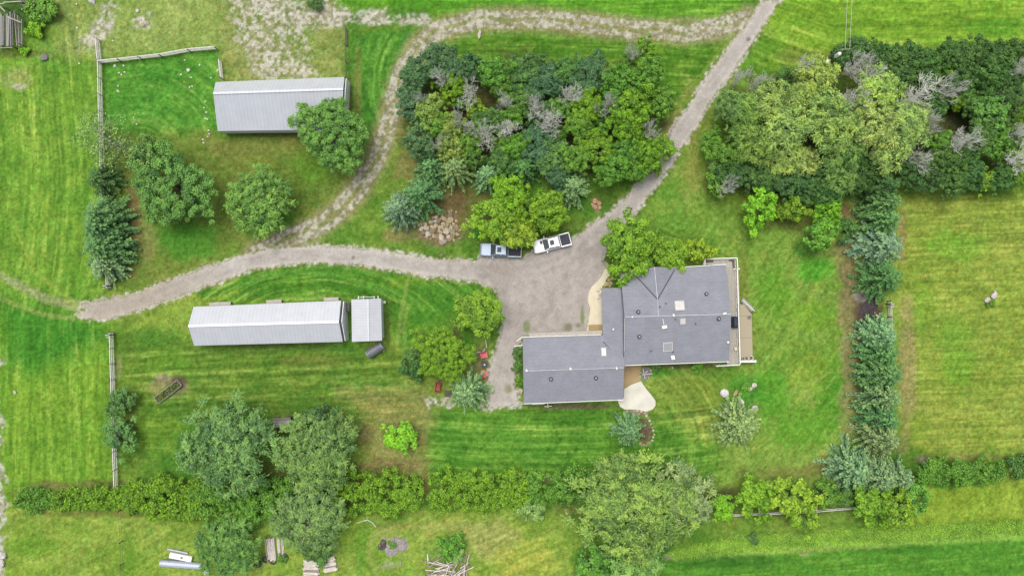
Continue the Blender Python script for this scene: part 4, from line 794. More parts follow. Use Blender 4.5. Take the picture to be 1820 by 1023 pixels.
# windows and doors on the walls
for x, z in ((1130, 2.4), (1160, 2.4), (1230, 2.4), (1270, 2.4)):
    q = L(P(x, 650, 0)); opening(hs, "window", (q[0], SE[1] + .50 + (x - 1296) * -.003, 2.3), math.radians(2.6), 1.5, 1.2)
for y in (500, 600): q = L(P(1290, y, 0)); opening(hs, "window", (SE[0] - .62, q[1], 2.4), math.radians(92), 1.8, 1.3)
q = L(P(1292, 560, 0)); opening(hs, "door", (SE[0] - .56, q[1], 2.25), math.radians(92), 1.8, 2.05, door=True)
for x in (965, 1030):
    q = L(P(x, 600, 0)); m = MB(); m.box((q[0], gNW[1] - .36 + (x - 929) * .0026, 1.2), (3.4, .10, 2.2), math.radians(2)); m.build("garage_door", M_WHITE, hs)
# valleys where roof slopes meet
M_VALLEY_SHADE = mat("valley_flashing_and_gap_shade", lin((92, 94, 106), .5), .8, noise=.1)  # also colours the painted shadow line beside the wing
def valley(a, b): m = MB(); m.bar((a[0], a[1], a[2] + .015), (b[0], b[1], b[2] + .015), .16, .05); m.build("valley", M_VALLEY_SHADE, hs)
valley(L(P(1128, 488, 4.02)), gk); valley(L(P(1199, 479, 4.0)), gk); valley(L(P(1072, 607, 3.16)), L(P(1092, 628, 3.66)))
m = MB(); a, b = lerp(NW, RW, .36), RW; m.bar((a[0] - .06, a[1], a[2] - .1), (b[0] - .06, b[1], b[2] - .1), .1, .16); a, b = RW, SW; m.bar((a[0] - .06, a[1], a[2] - .1), (b[0] - .06, b[1], b[2] - .1), .1, .16); m.build("roof_gap_shade", M_VALLEY_SHADE, hs)  # dark bars on the roof edge stand in for the shadow gap
# roof fittings
def zroof(px, py):
    if px < 1109 and py > 597:
        t = abs(py - 656) / 59.; return 4.35 - 1.45 * t
    if px < 1106: return 2.95 + 1.25 * (px - 1069) / 40
    t = (560 - py) / 83. if py < 560 else (py - 560) / 85.; return R_ - (R_ - E_) * t
def onroof(px, py, dz=0.0): z = zroof(px, py); return L(P(px, py, z + dz))
for px, py in ((1255, 522), (1134, 554), (1277, 566), (1136, 598), (979, 673), (1059, 671)):
    m = MB(); c = onroof(px, py); m.tube((c[0], c[1], c[2] - .1), (c[0], c[1], c[2] + .22), .16, .16, 12); m.tube((c[0], c[1], c[2] + .22), (c[0], c[1], c[2] + .34), .30, .22, 14)
    vt = m.build("roof_vent", M_DARK, hs); m = MB(); m.tube((c[0], c[1], c[2] + .34), (c[0], c[1], c[2] + .37), .12, .08, 10); m.build("vent_cap", M_FASCIA, vt)
for px, py in ((1172, 545), (1183, 539), (1200, 567), (1236, 575), (1157, 623), (1196, 625), (1106, 620)):
    m = MB(); c = onroof(px, py); m.tube((c[0], c[1], c[2] - .1), (c[0], c[1], c[2] + .35), .09, .09, 8); m.build("vent_pipe", M_DARK, hs)
def skylight(px, py, wx, wy, glassm, framem, slope):
    c = onroof(px, py, .12); M = Matrix.Rotation(math.radians(2.8), 3, 'Z') @ Matrix.Rotation(slope, 3, 'X')
    m = MB(); m.box((c[0], c[1], c[2] - .06), (wx, wy, .2), M=M); so = m.build("skylight", framem, hs)
    m = MB(); m.box((c[0], c[1], c[2] + .05), (wx - .2, wy - .2, .1), M=M); m.build("dome", glassm, so, bevel=.04)
S_ = math.atan(1.7 / 7.)
skylight(1208, 543, 1.45, 1.5, M_SKYL, M_FASCIA, -S_); skylight(1213.5, 571, .85, .95, M_SKYL, M_FASCIA, S_); skylight(1187, 616, 1.4, 1.35, mat("grey_skylight_dome", lin((176, 184, 186), .5), .25, noise=.1), M_SKYL, S_)
skylight(1073, 625, .8, 1.3, mat("bright_skylight", lin((226, 234, 244), .6), .25, noise=.05), M_FASCIA, -S_)
for px, py, wx, wy in ((1181, 581, .7, .45), (1196, 635, .5, .6), (1294, 608, .3, .25), (1090, 585, .22, .25), (1096, 654, .2, .35), (1014, 655, .25, .35), (936, 658, .25, .35), (1124, 563, .2, .2), (1197, 560, .25, .35), (1288, 557, .5, .25)):
    c = onroof(px, py, .1); m = MB(); m.box(c, (wx, wy, .22), math.radians(12)); m.box((c[0], c[1], c[2] + .16), (wx * .7, wy * .7, .12), math.radians(12)); m.build("roof_cap", M_WHITE, hs)
m = MB(); c0, c1 = onroof(1178, 566, .05), onroof(1180, 577, .05); m.bar(c0, c1, .07, .05); m.build("conduit", M_WHITE, hs)
# downpipes and a ladder-like aerial at the garage corners
for a, b in (((929, 598, 2.5), (918, 606, 2.5)), ((929, 613, 2.3), (914, 615, 2.3)), ((973, 716, 2.4), (973, 723, .4)), ((945, 718, 2.2), (968, 717, 2.2))):
    m = MB(); m.bar(L(P(*a)), L(P(*b)), .10, .08); m.build("downpipe", M_WHITE, hs)
m = MB(); c = L(P(974, 722, .5)); m.bar((c[0] - .55, c[1], .5), (c[0] + .55, c[1] + .06, .5), .08, .06); m.bar((c[0], c[1] - .2, .5), (c[0], c[1] + .3, .5), .08, .06); m.build("splash_arm", M_WHITE, hs)

# ---- deck round the right side
dk = empty("deck", (*P(1310, 560)[:2], 0), 0, "bleached wooden deck with white railings along the house's right side", "deck")
o = dk.location
Z1, Z2 = 1.3, .7
def board_deck(name, pts, z, m, th=.12):
    b = MB(); b.rings([[(*L(P(a, c, z))[:2], z - th) for a, c in pts], [(*L(P(a, c, z))[:2], z) for a, c in pts]]); return b.build(name, m, dk)
board_deck("upper_floor", [(1250, 470), (1250, 461), (1307, 459), (1313, 645), (1292, 647), (1286, 470)][::-1], Z1, M_DECK)
m = MB()
for i in range(9):
    a = lerp(L(P(1290 + i * 2.4, 475, Z1)), L(P(1290 + i * 2.4, 475, Z1)), 0); b = L(P(1294 + i * 2.2, 643, Z1)); m.bar((a[0], a[1], Z1 + .004), (b[0], b[1], Z1 + .004), .02, .012)
m.build("board_gaps", M_DKWOOD, dk)
m = MB(); q = board_deck("dark_patch", [(1252, 467), (1252, 463), (1268, 462), (1268, 466)][::-1], Z1 + .008, M_DKWOOD, .01); q = board_deck("dark_patch", [(1295, 464), (1295, 461), (1305, 461), (1306, 478), (1302, 478), (1301, 465)][::-1], Z1 + .008, M_DKWOOD, .01)  # darker patches laid on the upper deck floor
board_deck("lower_floor", [(1314, 540), (1322, 541), (1336, 558), (1338, 640), (1315, 642)][::-1], Z2, M_TANDECK)
board_deck("walkway", [(1307, 478), (1313, 478), (1315, 540), (1309, 540)][::-1], Z2, M_TANDECK)
for py in (561, 600):
    m = MB(); m.bar(L(P(1315, py, Z2 + .006)), L(P(1337, py, Z2 + .006)), .03, .012); m.build("joint", M_DKWOOD, dk)
def rail(a, b, z, hgt=1.0, balu=True, wd=.12):
    a = P(*a, z); b = P(*b, z); a = L(a); b = L(b); n_ = max(2, int(math.dist(a, b) / 1.8) + 1)
    m = MB(); m.bar((a[0], a[1], z + hgt), (b[0], b[1], z + hgt), wd, .06); m.bar((a[0], a[1], z + .12), (b[0], b[1], z + .12), .06, .06); ro = m.build("railing", M_WHITE, dk)
    m = MB()
    for i in range(n_): c = lerp(a, b, i / (n_ - 1)); m.box((c[0], c[1], z + hgt / 2 - .02), (.10, .10, hgt - .03))
    m.build("posts", M_WHITE, ro)
    if balu:
        m = MB(); k = int(math.dist(a, b) / .28)
        for i in range(1, k): c = lerp(a, b, i / k); m.box((c[0], c[1], z + .56), (.045, .045, .84))
        m.build("balusters", M_WHITE, ro)
rail((1249.6, 471), (1249.6, 461), Z1); rail((1249.6, 460.4), (1306, 458.6), Z1); rail((1306, 459), (1307.5, 477), Z1)
rail((1306.5, 478), (1311.5, 645), Z1, wd=.14); rail((1270, 649), (1311, 646.5), Z1)
rail((1314, 641.5), (1342, 641), Z2, .5, False, .3)
for a, b in ((((1303, 477.5), (1315, 477)),)):
    pass
m = MB(); m.bar(L(P(1303, 478, 1.6)), L(P(1315, 477.5, 1.6)), .14, .10); m.build("gate_bar", M_WHITE, dk)
# steps at the angled corner
m = MB(); s0, s1 = L(P(1317, 534, .5)), L(P(1336, 553, .5))
for i in range(3):
    f = i * .28; m.bar((s0[0] + f * .7, s0[1] + f * .7, .52 - i * .17), (s1[0] + f * .7, s1[1] + f * .7, .52 - i * .17), .26, .05)
m.build("steps", M_WOOD, dk); rail((1318, 533), (1338, 552), .25, .75, False, .08)
def potted(px, py, z, r_, name, label, cat, m_):
    c = P(px, py, z); e = empty(name, c, 0, label, cat); b = MB(); b.rings([[(q * math.cos(t), q * math.sin(t), zz) for t in [i * math.pi / 6 for i in range(12)]] for q, zz in ((r_ * .7, .005), (r_, .5), (r_ * .86, .5), (r_ * .8, .4))]); b.build("pot", m_, e)
    b = MB(); b.tube((0, 0, .36), (0, 0, .41), r_ * .8, r_ * .8, 12); b.build("soil", M_BARK, e)
potted(1325, 636, Z2, .32, "flower_pot", "pale tub on the lower deck's bottom end, middle of three", "planter", M_CREAM)
potted(1319.5, 636.5, Z2, .26, "flower_pot", "pale tub on the lower deck's bottom end, nearest the house", "planter", M_CREAM)
potted(1333, 635.5, Z2, .36, "flower_pot", "white tub on the lower deck's bottom end, outermost of three", "planter", M_WHITE)
potted(1331, 563, Z2, .24, "flower_pot", "grey pot near the angled steps of the lower deck", "planter", M_FASCIA)
# covered barbecue and deck chair on the upper deck
M_NAVY = mat("navy_cover", (.022, .03, .055), .6, noise=.2, bump=.3)
bb = empty("barbecue", P(1303.5, 572, Z1), math.radians(90), "barbecue under a dark blue cover on the deck by the house wall", "barbecue")
m = MB(); m.rings([[(x * k, y * k2, z) for x, y in ((-.85, -.36), (.85, -.36), (.85, .36), (-.85, .36))] for k, k2, z in ((1.0, 1.0, .05), (.98, .96, .85), (.75, .85, 1.12), (.6, .4, 1.25))]); m.build("cover", M_NAVY, bb, bevel=.06)
m = MB(); m.box((0, 0, .025), (1.5, .6, .05)); m.build("base", M_DARK, bb)
ch = empty("deck_chair", P(1306.5, 619, Z1), math.radians(200), "small pale chair on the upper deck near its bottom end", "chair")
m = MB(); m.box((0, 0, .43), (.5, .5, .05)); m.build("seat", M_CREAM, ch); m = MB(); m.box((-.24, 0, .7), (.05, .5, .5)); m.build("backrest", M_CREAM, ch)
for x, y in ((-.2, -.2), (.2, -.2), (.2, .2), (-.2, .2)): m = MB(); m.box((x, y, .2), (.05, .05, .4)); m.build("leg", M_CREAM, ch)

# ---- concrete
def flat(name, pts, z, th, m):
    pts = ccw([P(a, b, z)[:2] for a, b in pts]); b = MB(); b.prism(pts, z - th, z); return tag(b.build(name, m), kind="structure")
flat("concrete_path", [(1078, 473), (1086, 479), (1084, 489), (1077, 497), (1075, 503), (1070, 509), (1072, 530), (1072, 594), (1044, 594), (1043, 585), (1048, 560), (1049, 547), (1045, 535), (1046, 520), (1052, 509), (1063, 499), (1070, 489)], .06, .16, M_CREAM)
flat("concrete_pad", [(1046, 577), (1072, 576), (1072, 593.4), (1046, 593.4)], .075, .1, M_TANC)
flat("concrete_patio", [(1109, 691), (1122, 683), (1139, 677), (1148, 690), (1158, 702), (1165, 712), (1165, 720), (1160, 727), (1148, 731), (1136, 728), (1122, 727), (1110, 727), (1102, 722), (1098, 712), (1098, 706), (1109, 706)], .07, .17, M_WHITEC)
flat("concrete_terrace", [(1104, 640), (1141, 640), (1137, 668), (1139, 676.2), (1122, 682.2), (1104, 692)], .064, .16, M_TANC)
flat("gravel_bed", [(1141, 652), (1160, 654), (1156, 668), (1150, 676), (1141, 676), (1139, 668)], .02, .06, mat("grey_pebbles", lin((150, 148, 138)), .9, noise=.4, scale=14, bump=.5))
fr = empty("trellis_frame", P(1148, 663, .02), 0, "thin white frame standing in the pebble bed by the patio", "frame")
m = MB(); m.bar((-.7, -.1, .9), (.8, .05, .9), .05, .05); m.bar((-.6, .7, .9), (-.3, -.7, .9), .05, .05); m.bar((.1, .5, .9), (-.3, .1, .9), .05, .05); m.build("bars", M_WHITE, fr)
for x, y in ((-.7, -.1), (.8, .05), (-.6, .7), (-.3, -.7)): m = MB(); m.box((x, y, .45), (.05, .05, .9)); m.build("post", M_WHITE, fr)

# ---- barns and sheds
def barn(name, label, cat, TL, TR, BR, BL, RL, RR, he, hr, m_top, m_bot, gable_right, cap):
    b = empty(name, (*P(*[(TL[i] + BR[i]) / 2 for i in (0, 1)])[:2], 0), 0, label, cat); global o; o = b.location
    tl, tr, br, bl = [L(P(*p, he)) for p in (TL, TR, BR, BL)]; rl, rr = L(P(*RL, hr)), L(P(*RR, hr))
    m = MB(); m.slab([rl, rr, tr, tl], .10); m.build("roof", m_top, b)
    m = MB(); m.slab([bl, br, (rr[0], rr[1] - .004, rr[2]), (rl[0], rl[1] - .004, rl[2])], .10); m.build("roof", m_bot, b)
    m = MB(); m.bar((rl[0], rl[1], rl[2] + .03), (rr[0], rr[1], rr[2] + .03), .34, .06); m.build("ridge_cap", cap, b)
    q = walls(ccw([p[:2] for p in (tl, tr, br, bl)]), he - .14, .25, M_GABLE, b, (0, 0), .12)
    for s_, (e0, e1, rr_) in ((1, (tr, br, rr)), (-1, (bl, tl, rl))):
        off = gable_right if s_ > 0 else .22
        p0, p1 = lerp(e0, e1, .02), lerp(e1, e0, .02); rz_ = (rr_[0], rr_[1], rr_[2] - .13)
        p = [(c[0] + off, c[1], z) for c, z in ((p0, -.1), (p1, -.1), (p1, he - .13), (rz_, hr - .13), (p0, he - .13))]
        m = MB(); m.rings([p, [(c[0] - .10 * s_, c[1], c[2]) for c in p]]); m.build("end_wall", M_GABLE, b)
    return b, (tl, tr, br, bl, rl, rr)
bn, c_ = barn("barn", "long pale metal barn with uneven roof slopes, tree over its right end", "barn", (383, 146), (612, 137), (608, 230), (387, 233), (379, 166), (610, 158.5), 2.5, 4.8, M_RIBL, M_RIB, .30, M_RIBL)
bm, c2 = barn("barn", "long silver metal shed with white ridge and white right gable", "barn", (344, 545), (606, 534), (609, 607), (345, 614), (334.5, 579), (602.5, 571.5), 2.3, 3.8, M_RIBL, M_RIBL, .40, M_GABLE)
for x, w_ in ((390, 3.2), (486, 2.3), (588, 2.2)):
    q = L(P(x, 538 - (x - 390) * .042 + 1, 1.2)); m = MB(); m.box((q[0], q[1] - .05, 1.0), (w_, .5, .08), math.radians(2.4)); m.box((q[0], q[1] + .1, .5), (w_ * .9, .10, .95), math.radians(2.4)); m.build("stall_door", M_DECK, bm)
sh = empty("shed", (*P(652, 568)[:2], 0), 0, "small square white metal shed beside the long silver shed", "shed"); o = sh.location
tl, tr, br, bl = [L(P(a, b_, 2.5)) for a, b_ in ((624.5, 532), (677, 530), (679, 605), (625.5, 607))]; r0, r1 = L(P(655, 606, 3.3)), L(P(654, 531, 3.3))
m = MB(); m.slab([bl, r0, r1, tl], .08); m.build("roof", M_RIBS, sh); m = MB(); m.slab([(r0[0] + .004, r0[1], r0[2]), br, tr, (r1[0] + .004, r1[1], r1[2])], .08); m.build("roof", M_RIBS, sh)
m = MB(); m.bar((r0[0], r0[1], r0[2] + .03), (r1[0], r1[1], r1[2] + .03), .26, .05); m.build("ridge_cap", M_RIBS, sh)
walls(ccw([p[:2] for p in (tl, tr, br, bl)]), 2.38, .2, M_GABLE, sh, (0, 0), .1)
for a, b_, c in ((bl, br, r0), (tr, tl, r1)):
    s_ = 1 if a is bl else -1; p = [(q[0], q[1] + .2 * s_, q[2] - .1) for q in (a, b_, c)]; p[0] = lerp(p[0], p[1], .05); p[1] = lerp(p[1], p[0], .05)
    m = MB(); m.rings([p, [(q[0], q[1] + .08 * s_, q[2]) for q in p]]); m.build("gable", M_GABLE, sh)
m = MB(); q = L(P(654, 528, 1.1)); m.box((q[0], q[1] + .02, 1.05), (2.2, .06, 2.0)); m.build("door", M_WHITE, sh)
for x in (637, 646, 665, 672): q = L(P(x, 529.5, 1.8)); m = MB(); m.box((q[0], q[1] + .1, 1.8), (.12, .4, .12)); m.build("bracket", M_WHITE, sh)
gb_ = empty("storage_box", P(620, 545, 0), 0, "grey box in the gap between the two metal sheds", "box"); m = MB(); m.box((0, 0, .55), (.55, 1.4, 1.1)); m.build("body", M_FASCIA, gb_, bevel=.04); m = MB(); m.box((0, 0, 1.13), (.62, 1.5, .06)); m.build("lid", M_DKWOOD, gb_)
# ribbed culvert / tank on the grass
tk = empty("metal_tank", P(668, 621, 0), math.radians(33), "grey ribbed metal tank lying on the grass by the small shed", "tank")
M_TANK = mat("grey_tank", lin((138, 140, 148)), .5, .3, noise=.2, scale=4)
m = MB(); n_ = 18; rs = []
for i in range(n_ + 1):
    r_ = .72 + (.03 if i % 2 else 0); rs.append([(-1.25 + 2.5 * i / n_, r_ * math.cos(t), .74 + r_ * math.sin(t)) for t in [k * math.pi / 12 for k in range(24)]])
m.rings(rs); m.build("shell", M_TANK, tk)
for x in (-1.28, 1.28): m = MB(); m.tube((x - .03, 0, .74), (x + .03, 0, .74), .66, .66, 24); m.build("end_cap", M_METAL2, tk)

# ================================================================ vehicles
def pickup(name, label, px, py, ang, paint, bedm, Lc, stripe=False):
    e = empty(name, P(px, py, 0), ang, label, "pickup truck")
    hl = Lc / 2; w = 1.0
    def outline(x0, x1, k, fr=.0, rr=.0, n=4):
        """half-rounded plan outline between x0 (rear) and x1 (nose)"""
        pts = [(x0, -k), (x1 - .55, -k)] if not rr else [(x0 + rr, -k), (x1 - .55, -k)]
        for i in range(1, n + 1): t = i / n; pts.append((x1 - .55 + .55 * math.sin(t * 1.35), -k + (k * .24) * (1 - math.cos(t * 1.35))))
        pts += [(p[0], -p[1]) for p in pts[::-1]]
        if rr: pts += [(x0, k - rr * .6), (x0, -k + rr * .6)]
        return pts
    xb = hl - 4.05                                   # rear of the cab
    m = MB(); m.rings([[(x, y, z) for x, y in outline(xb, hl - d_, w - i_)] for z, d_, i_ in ((.42, .12, .06), (.6, .02, .01), (.85, 0, 0), (1.02, .06, .05), (1.10, .22, .16))]); bo = m.build("body", paint, e, smooth=False, bevel=.03)
    if stripe:
        m = MB(); m.box((hl - 1.32, -.45, 1.115), (.34, .5, .02)); m.build("hood_scoop", M_DARK, bo)
    m = MB(); m.box((hl - .02, 0, .52), (.16, 1.7, .28)); m.build("bumper", M_FASCIA, e, bevel=.04)
    m = MB(); m.box((hl - .06, 0, .86), (.1, 1.1, .26)); m.build("grille", M_DARK, e)
    for y in (-.76, .76): m = MB(); m.box((hl - .22, y, .88), (.24, .3, .2), .25 if y < 0 else -.25); m.build("headlight", M_SKYL, e, bevel=.03)
    # cab: glass house tapering to the roof panel
    x1, x0 = hl - 1.55, xb + .02
    ring = lambda a, b, k, z: [(a, -k, z), (b, -k * .94, z), (b, k * .94, z), (a, k, z)]
    m = MB(); m.rings([ring(x0, x1, .90, 1.11), ring(x0 + .22, x1 - .78, .70, 1.80)]); cg = m.build("cabin_glass", M_GLASS, e)
    m = MB(); m.rings([ring(x0 + .16, x1 - .74, .75, 1.80), ring(x0 + .18, x1 - .78, .72, 1.87)]); m.build("roof", paint, e, bevel=.04)
    m = MB(); m.box(((x0 + x1) / 2 - .05, 0, 1.885), (.62, .72, .025)); m.build("sunroof", M_DARK, e)
    m = MB()
    for s_ in (-1, 1):
        m.bar((x1 - .02, s_ * .87, 1.12), (x1 - .74, s_ * .71, 1.82), .10, .07); m.bar(((x0 + x1) / 2 - .3, s_ * .91, 1.12), ((x0 + x1) / 2 - .3, s_ * .72, 1.83), .10, .06); m.bar((x0 + .05, s_ * .9, 1.12), (x0 + .22, s_ * .73, 1.83), .16, .10)
    m.build("pillars", paint, cg)
    m = MB(); m.bar((x1 - .1, -.5, 1.14), (x1 - .5, .1, 1.53), .03, .03); m.build("wiper", M_DARK, cg)
    # cargo bed: side walls, tailgate, dark liner
    xt = -hl; m = MB(); bl_ = xb - xt - .06
    for s_ in (-1, 1): m.box((xt + bl_ / 2, s_ * .90, .82), (bl_, .18, .56))
    m.box((xb - .10, 0, .82), (.10, 1.61, .56)); bd = m.build("cargo_bed", paint, e, bevel=.03)
    m = MB(); m.box((xt + .04, 0, .80), (.10, 1.6, .54)); m.build("tailgate", paint, bd, bevel=.02)
    m = MB(); m.box((xt + bl_ / 2, 0, .60), (bl_ - .1, 1.62, .10)); m.box((xt + bl_ / 2, 0, 1.02), (bl_ - .18, 1.62, .04)) if bedm == "cover" else None; m.build("bed_liner", mat("bed_cover", (.035, .036, .05), .7, noise=.25), bd)
    for y in (-.88, .88): m = MB(); m.box((xt - .015, y, .85), (.05, .14, .3)); m.build("tail_light", mat("red_lens", (.35, .02, .02), .3), e)
    for s_ in (-1, 1):
        m = MB(); m.box((x1 - .35, s_ * 1.14, 1.16), (.16, .26, .2)); m.build("mirror", paint if s_ > 0 else M_WHITE, e, bevel=.03)
    for x in (hl - 1.05, -hl + 1.15):
        for s_ in (-1, 1):
            m = MB(); m.tube((x, s_ * .72, .39), (x, s_ * .97, .39), .39, .39, 20); wh = m.build("wheel", mat("tyre_rubber", (.03, .03, .03), .9), e); m = MB(); m.tube((x, s_ * .971, .39), (x, s_ * .985, .39), .24, .2, 16); m.build("rim", M_FASCIA, wh)
    return e
M_SILVER = mat("silver_blue_paint", lin((176, 194, 214), .52), .4, .2, noise=.03, spec=.5); M_WPAINT = mat("white_car_paint", (.72, .72, .73), .3, noise=.02, spec=.5)
pickup("pickup_truck", "silver blue pickup half under the trees at the yard's edge", 890.5, 445, math.radians(178), M_SILVER, "open", 6.15)
pickup("pickup_truck", "white pickup with a dark bed cover and dark hood scoop", 980, 432.5, math.radians(194), M_WPAINT, "cover", 5.7, True)

# ================================================================ fences and rails
M_RAILW = mat("grey_fence_board", lin((226, 224, 214), .6), .9, noise=.2, scale=5, bump=.2)
M_POST = mat("dark_fence_post", lin((104, 98, 90), .5), .9, noise=.3, scale=6)
def fence(pts, label, rails, hgt, gap, m_rail, wd=.05, ht=.14, postm=M_POST, name="rail_fence", group="wooden fences", broken=0):
    q = [P(a, b, 0) for a, b in pts]; o_ = q[0]; e = empty(name, o_, 0, label, "fence", group)
    q = [sub(p, o_) for p in q]; seg = [math.dist(q[i], q[i + 1]) for i in range(len(q) - 1)]
    def off(i): d = sub(q[i + 1], q[i]); s_ = seg[i]; return (-d[1] / s_ * .09, d[0] / s_ * .09)
    for k in range(rails):
        m = MB(); z = hgt * (k + 1) / rails - .1
        for i in range(len(seg)):
            nsp = max(1, round(seg[i] / gap)); ox, oy = off(i)
            for j in range(nsp):
                if broken and random.random() < broken: continue
                a, b = lerp(q[i], q[i + 1], j / nsp), lerp(q[i], q[i + 1], (j + 1) / nsp); dz0, dz1 = random.uniform(-.03, .03), random.uniform(-.03, .03)
                m.bar((a[0] + ox, a[1] + oy, z + dz0), (b[0] + ox, b[1] + oy, z + dz1), wd, ht)
        m.build("rail", m_rail, e)
    for i in range(len(seg)):
        nsp = max(1, round(seg[i] / gap))
        for j in range(nsp + (i == len(seg) - 1)):
            a = lerp(q[i], q[i + 1], j / nsp); m = MB(); m.tube((a[0], a[1], -.2), (a[0] + random.uniform(-.03, .03), a[1] + random.uniform(-.03, .03), hgt + .1), .07, .065, 7); m.build("post", postm, e)
    return e
fence([(177, 72), (181, 112), (183, 200), (186, 300), (192, 400), (197, 512)], "long grey board fence down the left field from the corner to the drive", 3, 1.35, 2.6, M_RAILW, .12, .10)
fence([(180, 114), (290, 102), (340, 93), (388, 89)], "grey board fence along the top of the green paddock", 3, 1.3, 3.5, M_RAILW, .13, .12)
fence([(393, 109), (397, 142)], "short grey fence joining the metal barn's top left corner", 3, 1.3, 2.6, M_RAILW, .12, .10)
fence([(616, 53), (617, 142)], "dark weathered plank fence above the barn's right end", 3, 1.3, 2.6, M_DKWOOD, .12, .2, broken=.25)
fence([(202, 590), (205, 700), (210, 865)], "grey board fence below the drive on the left lawn", 3, 1.35, 2.6, M_RAILW, .12, .10)
fence([(1576, 535), (1578, 590)], "short grey rail fence beside the burnt patch in the spruce row", 3, 1.2, 2.6, M_RAILW, .08, .10)
fence([(1280, 914), (1420, 908), (1520, 900)], "thin grey rail fence behind the lime trees along the crop field", 2, 1.1, 3.0, M_RAILW, .10, .12)
fence([(216, 905), (219, 960), (221, 1040)], "old wire fence line with thin posts at the bottom left", 2, 1.1, 4.5, M_POST, .02, .02, M_POST)
# gate boxes at the drive
for px, py, l_ in ((200, 594, "grey braced gate post pair at the drive's lower side"), (195, 508, "grey braced gate post pair at the drive's upper side"), (1578, 540, "braced rail end post at the burnt patch")):
    e = empty("gate_post", P(px, py, 0), 0, l_, "gate post"); m = MB()
    for x in (-.35, .35): m = MB(); m.tube((x, 0, -.2), (x, 0, 1.5), .09, .09, 8); m.build("post", M_POST, e)
    m = MB(); m.bar((-.3, 0, 1.45), (.3, 0, 1.45), .1, .1); m.bar((-.3, 0, 1.3), (.3, 0, .3), .06, .06); m.box((0, -.35, .7), (.6, .06, 1.1)); m.build("brace", M_RAILW, e)
# power pole and wires
pp = empty("power_pole", P(1495, 89, 9)[:2] + (0,), 0, "tall wooden power pole with a pale transformer at the wood's top edge", "power pole"); o = pp.location
m = MB(); m.tube((0, 0, -.3), (0, 0, 9), .16, .11, 10); m.build("pole", M_BARK, pp)
m = MB(); m.bar((-.1, .1, 8.7), (1.5, .25, 8.7), .1, .12); m.build("crossarm", M_WOOD, pp)
m = MB(); m.rings([[(-.02 + r_ * math.cos(t), -.36 + r_ * math.sin(t), z) for t in [k * math.pi / 8 for k in range(16)]] for z, r_ in ((7.6, .24), (7.65, .27), (8.6, .27), (8.72, .2), (8.74, .06))]); m.build("transformer", M_GABLE, pp)
for x in (.55, 1.2): m = MB(); m.tube((x, .16, 8.76), (x, .16, 8.98), .05, .035, 8); m.build("insulator", M_SKYL, pp)
m = MB(); m.bar((-.5, -.6, 5.4), (.1, -.1, 5.4), .35, .3); m.build("meter_box", M_GABLE, pp)
p2 = empty("power_pole", (pp.location.x + 3.5, pp.location.y + 52, 0), 0, "second wooden power pole beyond the photo's top edge carrying the wires", "power pole")
m = MB(); m.tube((0, 0, -.3), (0, 0, 9), .16, .11, 10); m.build("pole", M_BARK, p2); m = MB(); m.bar((-.2, 0, 8.7), (1.5, 0, 8.7), .1, .12); m.build("crossarm", M_WOOD, p2)
M_WIRE = mat("pale_wire", (.42, .41, .36), .5, .3)
for x, l_ in ((.55, "pale power wire on the left, running up from the pole"), (1.2, "pale power wire on the right, running up from the pole")):
    a = Vector((pp.location.x + x, pp.location.y + .16, 8.98)); b = Vector((p2.location.x + x, p2.location.y, 8.78)); m = MB(); pr = a
    for i in range(1, 13):
        t = i / 12; c = a.lerp(b, t); c.z -= 1.0 * 4 * t * (1 - t) * .6; m.tube(pr, c, .028, .028, 5, cap=False); pr = c
    wo = m.build("power_wire", M_WIRE); tag(wo, l_, "wire", "power wires")
# ================================================================ rocks, furniture, stacks and scrap
def rock_mesh(seed, flatn=.6):
    r = np.random.default_rng(seed); import bmesh
    bm = bmesh.new(); bmesh.ops.create_icosphere(bm, subdivisions=2, radius=1.0)
    k = [Vector(rdir(r, 1)[0]) for _ in range(9)]; a = r.uniform(.62, .95, 9)
    for v in bm.verts:
        for d, lim in zip(k, a):
            q = v.co.dot(d)
            if q > lim: v.co -= d * (q - lim)
        v.co *= 1 + r.normal(0, .03)
        v.co.z *= flatn
    me = bpy.data.meshes.new("boulder"); bm.to_mesh(me); bm.free(); return me
def rock_mat(name, c, c2):
    m = bpy.data.materials.new(name); m.use_nodes = True; t = m.node_tree; b = t.nodes["Principled BSDF"]; b.inputs["Roughness"].default_value = .9
    oi = t.nodes.new("ShaderNodeObjectInfo"); n = t.nodes.new("ShaderNodeTexNoise"); n.inputs["Scale"].default_value = 2.2; n.inputs["Detail"].default_value = 8
    tc = t.nodes.new("ShaderNodeTexCoord"); t.links.new(tc.outputs["Object"], n.inputs["Vector"])
    r = t.nodes.new("ShaderNodeMapRange"); r.inputs["From Min"].default_value = .3; r.inputs["From Max"].default_value = .7; r.inputs["To Min"].default_value = .65; r.inputs["To Max"].default_value = 1.25; t.links.new(n.outputs["Fac"], r.inputs["Value"])
    mx = t.nodes.new("ShaderNodeVectorMath"); mx.operation = 'SCALE'; t.links.new(oi.outputs["Color"], mx.inputs[0]); t.links.new(r.outputs[0], mx.inputs["Scale"]); t.links.new(mx.outputs[0], b.inputs["Base Color"])
    bp = t.nodes.new("ShaderNodeBump"); bp.inputs["Strength"].default_value = .5; bp.inputs["Distance"].default_value = .08; t.links.new(n.outputs["Fac"], bp.inputs["Height"]); t.links.new(bp.outputs[0], b.inputs["Normal"]); return m
M_ROCK = rock_mat("field_stone", 0, 0)
ROCKS = [rock_mesh(900 + i, .55 + .1 * (i % 3)) for i in range(8)]
for me in ROCKS: me.materials.append(M_ROCK)
rk = np.random.default_rng(77); RI = [0]
